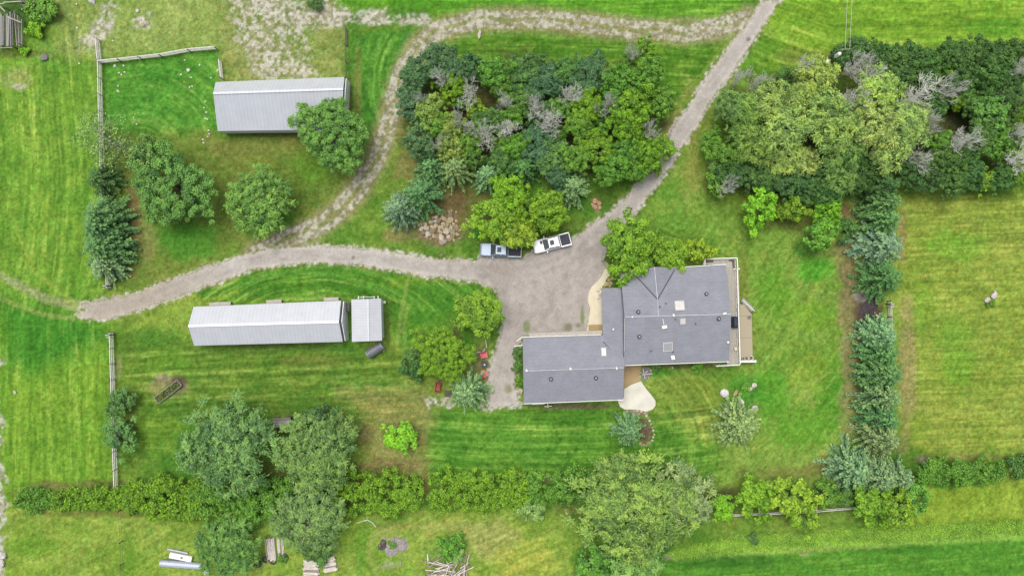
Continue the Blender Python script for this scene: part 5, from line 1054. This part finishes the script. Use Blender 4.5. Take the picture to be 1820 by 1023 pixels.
def rock(px, py, r_px, col, label, group=None, name="boulder", z=0.0, el=1.0):
    me = ROCKS[RI[0] % 8]; RI[0] += 1; ob = link(name, me); x, y, _ = P(px, py, 0); r_ = r_px * S
    ob.location = (x, y, z + r_ * .3); ob.scale = (r_ * el, r_ / el, r_ * .9); ob.rotation_euler = (rk.normal(0, .2), rk.normal(0, .2), rk.uniform(0, 6.28))
    g = lin(col, .52); ob.color = (g[0], g[1], g[2], 1)
    return tag(ob, label, "rock", group)
RC = [(196, 178, 140), (182, 164, 128), (204, 190, 160), (172, 150, 112), (188, 176, 152), (210, 186, 150), (150, 138, 112), (214, 204, 184)]
# boulder pile between the spruces and the pickup
pile = [(776, 402), (786, 404), (768, 396), (758, 407), (795, 398), (803, 392), (770, 411), (782, 414), (792, 412), (801, 406), (808, 412), (764, 417), (774, 421), (785, 423), (796, 421), (805, 421), (812, 404), (752, 413), (757, 400), (779, 393), (790, 388), (800, 384), (786, 382), (776, 384), (768, 404), (812, 418), (750, 405), (789, 430), (799, 428), (780, 430), (810, 395), (797, 376), (804, 374), (813, 376), (748, 399), (766, 425), (773, 391), (760, 413), (806, 400), (788, 396), (794, 405), (779, 408), (818, 410), (744, 409), (756, 421), (793, 416), (769, 388), (783, 388), (802, 415), (807, 427), (816, 424), (771, 416)]
pile += [(rk.normal(784, 17), rk.normal(408, 12)) for _ in range(44)]
for i, (a, b) in enumerate(pile):
    big = i < 28; rock(a + rk.normal(0, 1.2), b + rk.normal(0, 1.2), (rk.uniform(4.0, 6.6) if big else rk.uniform(2.0, 3.8)), RC[rk.integers(0, 8)], "tan fieldstone in the boulder pile by the star-shaped spruce", "boulders of the pile", el=rk.uniform(.85, 1.3))
for i, (a, b, r_) in enumerate([(1058, 358, 6), (1064, 362, 5), (1057, 368, 5), (1065, 369, 4), (1053, 363, 3.5)]): rock(a, b, r_, (206, 172, 130), "tan stone in the small rock heap beside the drive", "small rock heap")
for a, b, r_, c, l_, el in [(1287, 698, 7, (238, 234, 230), "round white boulder with a dark spot on the right lawn", 1), (1307, 697, 4.5, (204, 170, 128), "tan oval stone right of the round white boulder", 1.4), (1315, 711, 6, (240, 236, 226), "white boulder at the spruce's upper edge", 1.3), (1341, 724, 5, (214, 206, 204), "pale grey boulder at the spruce's upper right", 1), (1288, 732, 4.5, (226, 218, 196), "cream stone at the spruce's upper left", 1), (1340, 684, 4.5, (232, 224, 208), "cream boulder, topmost of those on the right lawn", 1.1), (1333, 690, 4.5, (226, 214, 190), "cream boulder touching the topmost one on the right lawn", .8),
                       (1766, 526, 5.6, (228, 216, 220), "larger pinkish white boulder in the right field", 1.0), (1754, 533, 4.6, (222, 208, 206), "smaller pale boulder in the right field", 1.1), (1768, 520, 4, (220, 214, 214), "pale stone on top of the right field's boulder group", 1),
                       (925, 693, 4.5, (226, 220, 196), "cream boulder at the garage's lower left corner", .8), (894, 60, 1, (0, 0, 0), None, 1), (660, 0, 5, (226, 222, 214), None, 1), (164, 2, 6, (220, 220, 214), "white stone at the photo's top edge on the left meadow", 1.2), (2, 1000, 7, (232, 226, 218), "white boulder at the lower left photo edge", 1), (4, 985, 8, (236, 232, 222), "larger white boulder at the lower left photo edge", .9), (255, 45, 4, (196, 182, 166), "pale stone in the top left meadow", 1), (80, 103, 6, (140, 138, 142), "grey flat stone below the old corral", 1), (245, 20, 3, (228, 224, 214), "small white stone in the top left meadow", 1), (27, 697, 3, (220, 216, 206), "white stone beside the left gravel road", 1), (682, 622, 2, (224, 220, 214), "small white stone beside the grey tank", 1), (683, 537, 3, (232, 232, 220), "white stone by the small shed's top right corner", 1), (852, 62, 5, (232, 226, 210), "long white stone beside the stony track", 1.8)]:
    if l_: rock(a, b, r_ * 1.15, c, l_, None, el=el)
ring = [(1128, 730), (1134, 729), (1140, 731), (1145, 734), (1149, 738), (1152, 743), (1154, 748), (1157, 753), (1159, 759), (1161, 765), (1162, 771), (1161, 777), (1159, 782), (1155, 786), (1150, 789), (1145, 791), (1140, 791), (1125, 735), (1120, 731), (1114, 731), (1118, 736), (1131, 737), (1136, 735), (1151, 788), (1137, 788)]
for a, b in ring: rock(a + rk.normal(0, .6), b + rk.normal(0, .6), rk.uniform(1.7, 2.9), (224, 206, 180) if rk.random() < .6 else (198, 176, 150), "small cream stone edging the bed below the patio", "stones edging the patio bed", name="edging_stone")
for a, b, r_ in [(1083, 498, 4), (1079, 504, 4.5), (1086, 503, 3.5), (1075, 507, 3), (1090, 497, 3), (1084, 508, 2.5), (1063, 517, 3), (1066, 524, 3.5), (1064, 530, 3), (1067, 513, 2.6)]: rock(a, b, r_, (216, 190, 150) if a > 1070 else (232, 220, 200), "tan stone in the rock bed by the house entry", "stones of the entry bed")
for a, b in [(1160, 652), (1166, 650), (1172, 652), (1157, 658), (1155, 664), (1153, 671), (1139, 662), (1138, 668), (1195, 653), (1236, 655), (1150, 676), (1153, 688)]: rock(a, b, rk.uniform(1.4, 2.2), (222, 212, 190), "small stone edging the pebble bed by the house", "stones edging the pebble bed", name="edging_stone")
spk = [(205, 118), (212, 130), (216, 133), (222, 129), (220, 117), (335, 125), (329, 107), (355, 116), (375, 139), (388, 125), (340, 138), (337, 155), (342, 154), (322, 133), (210, 153), (211, 163), (209, 162), (365, 181), (367, 200), (365, 211), (369, 212), (372, 238), (369, 243), (243, 221), (238, 209), (362, 254), (141, 113), (201, 73), (137, 50), (136, 8), (62, 205), (38, 157), (387, 127), (363, 192), (371, 232), (361, 248), (328, 147)]
for i, (a, b) in enumerate(spk): rock(a, b, 1.9 if (a, b) not in ((335, 125), (205, 118)) else 3.4, (240, 236, 220) if (a, b) != (328, 147) else (210, 170, 80), "small white stone scattered on the paddock grass", "white stones on the grass", name="white_stone")
# grey earth heap
def heap(px, py, rx, ry, hgt, m_, label, seed, name, cat):
    r = np.random.default_rng(seed); m = MB(); n_ = 28; rs = []; ph = r.uniform(0, 6, 3)
    for k in range(8):
        f = 1 - k / 8; rs.append([(rx * S * f * (1 + .2 * math.sin(2 * t + ph[0]) + .16 * math.sin(3 * t + ph[1]) + r.normal(0, .04)) * math.cos(t), ry * S * f * (1 + .2 * math.sin(2 * t + ph[0]) + .16 * math.sin(3 * t + ph[1]) + r.normal(0, .04)) * math.sin(t), hgt * (1 - f ** 1.6) + r.normal(0, .04) - (.06 if k == 0 else 0)) for t in [i * 6.2832 / n_ for i in range(n_)]])
    m.rings(rs); ob = m.build(name, m_); ob.location = P(px, py, 0); return tag(ob, label, cat)
M_ASH = mat("grey_earth", lin((176, 168, 166)), .95, noise=.35, scale=3, bump=.8)
heap(703, 970, 20, 18, .35, M_ASH, "grey heap of earth and ash on the bottom meadow", 3, "earth_heap", "heap")
heap(680, 968, 9, 9, .4, mat("dark_earth", lin((112, 104, 98)), .95, noise=.4, scale=3, bump=.8), "small dark earth mound left of the grey heap", 4, "earth_heap", "heap")
heap(1546, 552, 20, 22, .35, mat("burnt_earth", lin((84, 74, 76), .5), .95, noise=.45, scale=3, bump=.8), "dark burnt ash patch between spruces by the rail fence", 5, "ash_heap", "heap")
e = empty("scrap_wood", P(1557, 561, .25), .7, "reddish scrap boards lying on the burnt patch", "scrap wood")
M_REDW = mat("reddish_wood", lin((150, 92, 84)), .9, noise=.4, scale=5)
for i in range(7): m = MB(); m.bar((random.uniform(-.8, .2), random.uniform(-.7, .7), .1 + i * .05), (random.uniform(.2, .9), random.uniform(-.7, .7), .14 + i * .05), .13, .05); m.build("board", M_REDW if i % 3 else M_WOOD, e)

for i in range(16): rock(703 + rk.normal(0, 13), 972 + rk.normal(0, 9), rk.uniform(1.2, 2.6), (186, 178, 174), "small grey stone strewn over the grey earth heap", "stones on the grey heap", name="grey_stone", z=.12)
# chairs and table beside the gravel
M_PINK = mat("pink_red_paint", lin((236, 112, 128), .6), .5, noise=.1)
def lawn_chair(px, py, rz, label):
    e = empty("lawn_chair", P(px, py, 0), rz, label, "chair", "pink chairs by the gravel")
    m = MB()
    for i in range(5): m.box((.02 + i * .14 - .25, 0, .40 - i * -.0), (.125, .74, .04))
    m.build("seat", M_PINK, e)
    m = MB()
    for i in range(5): m.bar((-.30, -.3 + i * .15, .42), (-.56, -.3 + i * .15, 1.02), .13, .035)
    m.build("backrest", M_PINK, e)
    for s_ in (-1, 1):
        m = MB(); m.box((.0, s_ * .44, .62), (.86, .14, .04)); m.build("armrest", M_PINK, e)
        for x in (-.3, .38): m = MB(); m.box((x, s_ * .44, .295), (.08, .05, .60)); m.build("leg", M_PINK, e)
lawn_chair(860.5, 630.5, math.radians(-80), "pink slatted garden chair above the dark table"); lawn_chair(860.5, 662, math.radians(80), "pink slatted garden chair below the dark table, by the spruce")
e = empty("garden_table", P(861, 646.5, 0), 0, "dark low garden table between the two pink chairs", "table")
m = MB()
for i in range(6): m.box((-.38 + i * .152, 0, .46), (.13, 1.0, .05))
m.build("tabletop", M_DARK, e)
for x, y in ((-.36, -.42), (.36, -.42), (.36, .42), (-.36, .42)): m = MB(); m.box((x, y, .22), (.06, .06, .43)); m.build("leg", M_DARK, e)
m = MB(); m.tube((0, 0, .485), (0, 0, .60), .10, .13, 10); c = m.build("metal_bowl", M_METAL, None); c.location = P(861.5, 647, 0); tag(c, "small silver bowl on the dark garden table", "bowl")
# red wheelbarrow in the shade
M_RUST = mat("rust_red_paint", lin((166, 72, 56), .5), .6, noise=.3, scale=4)
e = empty("wheelbarrow", P(779, 687, 0), math.radians(82), "rust red wheelbarrow below the big lime tree", "wheelbarrow")
m = MB(); m.rings([[(-.5, -.28, .42), (.5, -.24, .36), (.5, .24, .36), (-.5, .28, .42)], [(-.72, -.42, .72), (.78, -.36, .66), (.78, .36, .66), (-.72, .42, .72)], [(-.68, -.38, .72), (.74, -.32, .66), (.74, .32, .66), (-.68, .38, .72)], [(-.48, -.25, .46), (.48, -.21, .40), (.48, .21, .40), (-.48, .25, .46)]]); m.build("tray", M_RUST, e)
m = MB(); m.tube((1.0, -.05, .2), (1.0, .05, .2), .2, .2, 14); wl = m.build("wheel", M_DARK, e)
for s_ in (-1, 1):
    m = MB(); m.bar((1.0, s_ * .09, .2), (-1.3, s_ * .34, .62), .05, .05); m.build("handle", M_WOOD, e); m = MB(); m.bar((-.4, s_ * .26, .4), (-.5, s_ * .3, .0), .04, .04); m.build("leg", M_DARK, e)
e = empty("woodpile", P(797, 699, 0), 0, "dark stack of short logs beside the rust red wheelbarrow", "woodpile")
for i in range(7): m = MB(); m.tube((-.5, -.4 + i * .14, .08 + .16 * (i % 3)), (.5, -.4 + i * .14, .08 + .16 * (i % 3)), .075, .075, 8); m.build("log", M_DKWOOD, e)
# low stone/log edging near the chairs
for i, (a, b, c, d_) in enumerate(((843, 627, 854, 625), (863, 602, 865, 618), (862, 620, 858, 626))):
    q0, q1 = P(a, b, .12), P(c, d_, .12); m = MB(); m.tube((0, 0, .12), (q1[0] - q0[0], q1[1] - q0[1], .12), .12, .10, 8); ob = m.build("edging_log", M_DECK); ob.location = (q0[0], q0[1], 0)
    tag(ob, ["pale edging log pointing left of the upper pink chair", "pale upright edging log above the upper pink chair", "short pale log touching the upper pink chair"][i], "log")

# raised planter on the left lawn
e = empty("planter_box", P(301, 695, 0), math.radians(38), "long weathered wooden planter on the left lawn", "planter")
for s_ in (-1, 1): m = MB(); m.box((0, s_ * .55, .25), (4.3, .08, .5)); m.build("side_board", M_WOOD, e)
for x in (-2.19, 0, 2.19): m = MB(); m.box((x, 0, .27), (.08, 1.02, .5)); m.build("end_board", M_WOOD, e)
for x in (-1.1, 1.1): m = MB(); m.box((x, 0, .2), (2.08, 1.0, .38)); m.build("soil", mat("planter_soil", (.05, .045, .03), .95, noise=.5, scale=5, bump=.8), e)
r = np.random.default_rng(5); N = 420; c = np.stack([r.uniform(-2, 2, N), r.uniform(-.45, .45, N), r.uniform(.38, .62, N)], -1)
me = leaf_mesh("plants", c, norm(np.array([0, 0, 1]) + r.normal(0, .5, (N, 3))), norm(r.normal(0, 1, (N, 3))), np.full(N, .22), np.full(N, .12), r.normal(.5, .2, N), M_LEAF); po = link("plants", me, e); g = lin((112, 130, 62), .8); po.color = (*g, 1)
e2 = empty("wood_pallet", P(316, 681, 0), math.radians(-52), "dark old pallet leaning at the planter's upper end", "pallet")
for i in range(5): m = MB(); m.box((-.5 + i * .25, 0, .12), (.16, 1.1, .04)); m.build("slat", M_DKWOOD, e2)
for y in (-.45, .45): m = MB(); m.box((0, y, .05), (1.2, .08, .1)); m.build("runner", M_DKWOOD, e2)

# metal pipes and panel at the bottom left
e = empty("culvert_pipe", P(325.5, 1000, 0), math.radians(-4.5), "big galvanised culvert pipe lying at the lower left", "pipe")
m = MB(); rs = []; n_ = 40
for i in range(n_ + 1):
    r_ = .50 + (.025 if i % 2 else 0); rs.append([(-3.05 + 6.1 * i / n_, r_ * math.cos(t), .52 + r_ * math.sin(t)) for t in [k * math.pi / 10 for k in range(20)]])
m.rings(rs, cap=False); m.build("shell", mat("galvanised_pipe", lin((206, 214, 228), .55), .4, .3, noise=.08), e)
for x in (-3.05, 3.05): m = MB(); m.tube((x - .05, 0, .52), (x + .05, 0, .52), .54, .54, 20, cap=False); m.build("collar", M_METAL, e)
e = empty("metal_trough", P(323.5, 987.5, 0), math.radians(-11), "white rectangular trough lying beside the culvert pipe", "trough")
m = MB(); m.box((0, 0, .27), (3.4, .85, .5)); m.build("body", M_WHITE, e, bevel=.05); m = MB(); m.box((.2, 0, .56), (.3, .2, .06)); m.build("handle", M_DARK, e); m = MB(); m.box((-.4, -.62, .12), (2.9, .3, .2)); m.build("ledge", M_TANK, e)
e = empty("metal_pipe", P(317.5, 978, 0), math.radians(-12), "thin grey pipe above the white trough", "pipe"); m = MB(); m.tube((-1.5, 0, .17), (1.55, 0, .17), .16, .16, 12, cap=False); m.build("shell", M_METAL2, e); m = MB(); m.tube((-1.55, 0, .17), (-1.45, 0, .17), .19, .19, 12, cap=False); m.build("collar", M_METAL, e)
e = empty("bucket", P(370, 1014, 0), 0, "round white bucket at the culvert pipe's right end", "bucket"); m = MB(); m.rings([[(r_ * math.cos(t), r_ * math.sin(t), z) for t in [k * math.pi / 8 for k in range(16)]] for r_, z in ((.34, .0), (.42, .6), (.38, .6), (.36, .5))]); m.build("body", M_WHITE, e); m = MB(); m.tube((0, 0, .5), (0, 0, .52), .35, .35, 16); m.build("lid", M_METAL, e)
# tyres
def torus(R, r_, n=20, k=8): 
    m = MB(); vs = [((R + r_ * math.cos(b)) * math.cos(a), (R + r_ * math.cos(b)) * math.sin(a), r_ + r_ * math.sin(b)) for a in [i * 6.2832 / n for i in range(n)] for b in [j * 6.2832 / k for j in range(k)]]
    m.add(vs, [(i * k + j, ((i + 1) % n) * k + j, ((i + 1) % n) * k + (j + 1) % k, i * k + (j + 1) % k) for i in range(n) for j in range(k)]); return m
M_TYRE = mat("old_tyre", (.045, .045, .045), .9, noise=.3)
for a, b, R, l_ in ((505, 990, .52, "old tyre with grass inside, right end of the tyre row"), (486, 995, .46, "old tyre right below the upright post stack"), (459, 1001, .4, "old tyre with a brown middle beside the round willow"), (446, 1003, .42, "darkest old tyre at the round willow's edge"), (472, 993, .38, "half hidden old tyre in the middle of the tyre row")):
    ob = torus(R, .15).build("tyre", M_TYRE, None, smooth=True); ob.location = P(a, b, 0); ob.rotation_euler = (0, 0, 0); tag(ob, l_, "tyre", "old tyres")
# post stacks
M_PALEP = mat("bleached_posts", lin((232, 224, 212), .62), .9, noise=.3, scale=4, stretch=(1, 1, 1)); M_PALEP2 = mat("greyed_posts", lin((176, 164, 150), .52), .9, noise=.3, scale=4)
def stack(px, py, ang, n, Lp, layers, label, jit_=.1):
    e = empty("post_stack", P(px, py, 0), ang, label, "post stack", "post stacks")
    for k in range(layers):
        for i in range(n - k):
            a = random.uniform(-jit_, jit_); x = (i - (n - k - 1) / 2) * .2; z = .1 + k * .17; m = MB(); q = Lp / 2 + random.uniform(-.2, .2); m.tube((x + random.uniform(-.03, .03), -q + a, z), (x + random.uniform(-.03, .03), q + a, z), .095, .085, 7); m.build("post", M_PALEP if random.random() < .7 else M_PALEP2, e)
    return e
stack(482, 975, math.radians(6), 8, 3.4, 2, "left half of the upright bleached post stack above the tyres"); stack(499, 969, math.radians(5), 5, 3.8, 2, "right, taller half of the bleached post stack above the tyres")
stack(554, 1008, math.radians(87), 13, 2.2, 2, "bleached post stack at the bottom edge, left of two"); stack(586, 1002, math.radians(100), 11, 2.0, 2, "bleached post stack at the bottom edge, right of two")
# tangled pole heap: every pole a thing of its own
e = np.random.default_rng(12)
for i in range(78):
    a = e.uniform(766, 830); b = e.uniform(993, 1030); ang = e.normal(1.1 if a > 795 else .1, .5); Lp = e.uniform(1.6, 3.6); z = .1 + .7 * e.random(); d_ = (math.cos(ang) * Lp / 2, math.sin(ang) * Lp / 2); m = MB(); m.tube((-d_[0], -d_[1], 0), (d_[0], d_[1], e.uniform(-.1, .25)), .075, .06, 7); ob = m.build("fence_pole", M_PALEP if e.random() < .6 else M_PALEP2); p = P(a, b, 0); ob.location = (p[0], p[1], z); tag(ob, "bleached pole lying in the tangled heap at the bottom edge", "pole", "poles of the tangled heap")
m = MB(); m.tube((0, 0, .1), (.1, -1.4, .12), .1, .1, 8); ob = m.build("fence_pole", M_PALEP); ob.location = P(760, 983, 0); tag(ob, "single white pole standing apart left of the tangled heap", "pole")
# old wooden wagon between the willows
wg = empty("farm_wagon", P(505, 749, 0), math.radians(2), "old weathered wooden wagon between the two grey willows", "wagon")
m = MB()
for i in range(6): m.box((-0.0, -.55 + i * .22, .95), (2.7, .19, .06))
m.build("deck_boards", M_WOOD, wg); m = MB(); m.box((0, .75, 1.25), (2.7, .06, .5)); m.build("side_board", M_WOOD, wg); m = MB(); m.box((.2, -1.05, .7), (1.3, .5, .06)); m.build("tailboard", M_REDW, wg)
for x in (-.9, .9):
    for s_ in (-1, 1): m = MB(); m.tube((x, s_ * .74, .42), (x, s_ * .84, .42), .42, .42, 16); m.build("wheel", M_DKWOOD, wg)
m = MB(); m.box((0, 0, .82), (2.6, .3, .16)); m.build("chassis", M_DKWOOD, wg)
rb = empty("garden_cart", P(574, 966, 0), .3, "maroon garden cart at the willow's lower edge above the posts", "cart"); m = MB(); m.rings([[(-.5, -.35, .3), (.5, -.35, .3), (.5, .35, .3), (-.5, .35, .3)], [(-.65, -.5, .7), (.65, -.5, .7), (.65, .5, .7), (-.65, .5, .7)]]); m.build("tray", mat("maroon_paint", lin((112, 60, 58), .5), .7, noise=.3), rb)
for s_ in (-1, 1): m = MB(); m.tube((0, s_ * .5, .25), (0, s_ * .58, .25), .25, .25, 12); m.build("wheel", M_DARK, rb)
# old corral in the top left corner
cr = empty("old_corral", P(25, 50, 0), 0, "collapsed corral of grey weathered planks in the top left corner", "corral"); o = cr.location
def plank(a, b, z0, z1, wd, ht, m_): m = MB(); m.bar(L(P(a[0], a[1], 0))[:2] + (z0,), L(P(b[0], b[1], 0))[:2] + (z1,), wd, ht); m.build("plank", m_, cr)
for i in range(11):
    x = 0 + i * 3.1; plank((x + random.uniform(-1, 1), 26 + (i % 3) * 4), (x + random.uniform(-1, 1), 88 - random.uniform(0, 3)), 1.1, 1.0 + random.uniform(0, .3), .2, .05, [M_WOOD, M_TANK, M_DKWOOD, M_WOOD][i % 4])
for i in range(6): x = 37 + i * 2; plank((x, 26 + 3 * i), (x + .5, 86), 1.4 - i * .15, .9, .10, .05, [M_WOOD, M_DKWOOD][i % 2])
plank((0, 17), (22, 13), 1.5, 1.5, .14, .06, M_DECK); plank((20, 12), (50, 10), 1.55, 1.5, .14, .06, M_DECK); plank((12, 17), (22, 28), 1.6, 1.5, .16, .06, M_DECK); plank((27, 38), (50, 47), 1.7, 1.5, .13, .06, M_DECK); plank((0, 88), (16, 91), 1.3, 1.3, .12, .06, M_WOOD); plank((16, 90.5), (34, 90), 1.3, 1.3, .12, .06, M_WOOD); plank((-2, 30), (5, 44), 1.6, 1.3, .3, .06, M_METAL)
for i in range(5): plank((42, 6 + i * 2.1), (70, 5.5 + i * 2.1), 1.3 - i * .2, 1.3 - i * .2, .12, .06, [M_DKWOOD, M_WOOD][i % 2])
plank((10, 1), (70, .5), 1.2, 1.2, .3, .06, M_TANK)
for a, b in ((3, 25), (3, 86), (18, 20), (17, 88), (34, 27), (33, 88), (45, 24), (46, 84), (52, 12), (69, 10)): m = MB(); c = L(P(a, b, 0)); m.tube((c[0], c[1], -.2), (c[0], c[1], 1.55), .08, .07, 7); m.build("post", M_DKWOOD, cr)
for a, b, l_, rz in ((63, 27, "yellowed plank in the weeds, upper of two right of the corral", .02), (62, 40, "reddish plank in the weeds, lower of two right of the corral", -.3)):
    m = MB(); m.box((0, 0, .1), (.9, .2, .06), rz); m.box((.1, .05, .15), (.5, .1, .05), rz + .1); ob = m.build("loose_plank", M_DECK if rz > 0 else M_REDW); ob.location = P(a, b, 0.2); tag(ob, l_, "plank")
# fallen branch on the bottom meadow
m = MB(); pr = (0, 0, .06)
for q in ((.9, .35, .08), (1.7, .5, .1), (2.4, .1, .1), (2.9, -.55, .06)): m.tube(pr, q, .05, .045, 6); pr = q
m.tube((1.7, .5, .1), (1.5, 1.1, .1), .03, .02, 5); ob = m.build("fallen_branch", M_DEADWOOD); ob.location = P(634, 929, 0); tag(ob, "crooked bare branch lying below the clipped hedge", "branch")

# ================================================================ tall grass along the crop field, rough grass in the meadows
def blades(name, polys, dens, hgt, lean, wd, col, seed, tint=(.5, .2)):
    r = np.random.default_rng(seed); out = []
    for pts in polys:
        us = [p[0] for p in pts]; vs = [p[1] for p in pts]; A = (max(us) - min(us)) * (max(vs) - min(vs)) * S * S; n = int(A * dens)
        u = r.uniform(min(us), max(us), n); v = r.uniform(min(vs), max(vs), n); k = poly_sd(u.astype(np.float32), v.astype(np.float32), pts) > r.uniform(-1, 3, n); out.append(np.stack([u[k], v[k]], -1))
    uv = np.concatenate(out); N = len(uv); h = hgt * r.uniform(.5, 1.2, N); cl = vnoise(uv[:, 0] / 14, uv[:, 1] / 9, seed); a = r.uniform(0, 6.28, N); d = np.stack([np.cos(a) * .8, np.sin(a) * .8 - .5, np.full(N, lean)], -1); d = norm(d + r.normal(0, .2, (N, 3)))
    base = np.stack([(uv[:, 0] - 910) * S, (511.5 - uv[:, 1]) * S, np.zeros(N)], -1); c = base + d * (h / 2)[:, None]; nr = norm(np.array([0, 0, 1.0]) - d * d[:, 2:3] + r.normal(0, .25, (N, 3)))
    me = leaf_mesh(name, c, nr, d, h, np.full(N, wd) * r.uniform(.6, 1.4, N), r.normal(*tint, N) + (cl - .5) * .5, M_LEAF); ob = link(name, me); ob.color = (*lin(col, LEAFGAIN), 1); return tag(ob, kind="stuff")
blades("tall_grass", [[(1185, 980), (1240, 962), (1310, 950), (1400, 946), (1480, 940), (1640, 928), (1700, 930), (1830, 915), (1830, 945), (1700, 958), (1560, 965), (1400, 974), (1200, 992)]], 75, .6, .8, .06, (150, 192, 74), 41, (.5, .14))
blades("rough_grass", [[(0, 906), (1000, 906), (1030, 1023), (0, 1023)], [(60, 0), (390, 0), (390, 80), (180, 105), (70, 95)], [(390, 0), (610, 0), (610, 135), (400, 140)], [(600, 740), (750, 720), (750, 830), (640, 840)], [(1600, 870), (1820, 850), (1820, 920), (1640, 930)]], 3.2, .22, .5, .06, (150, 172, 66), 43)
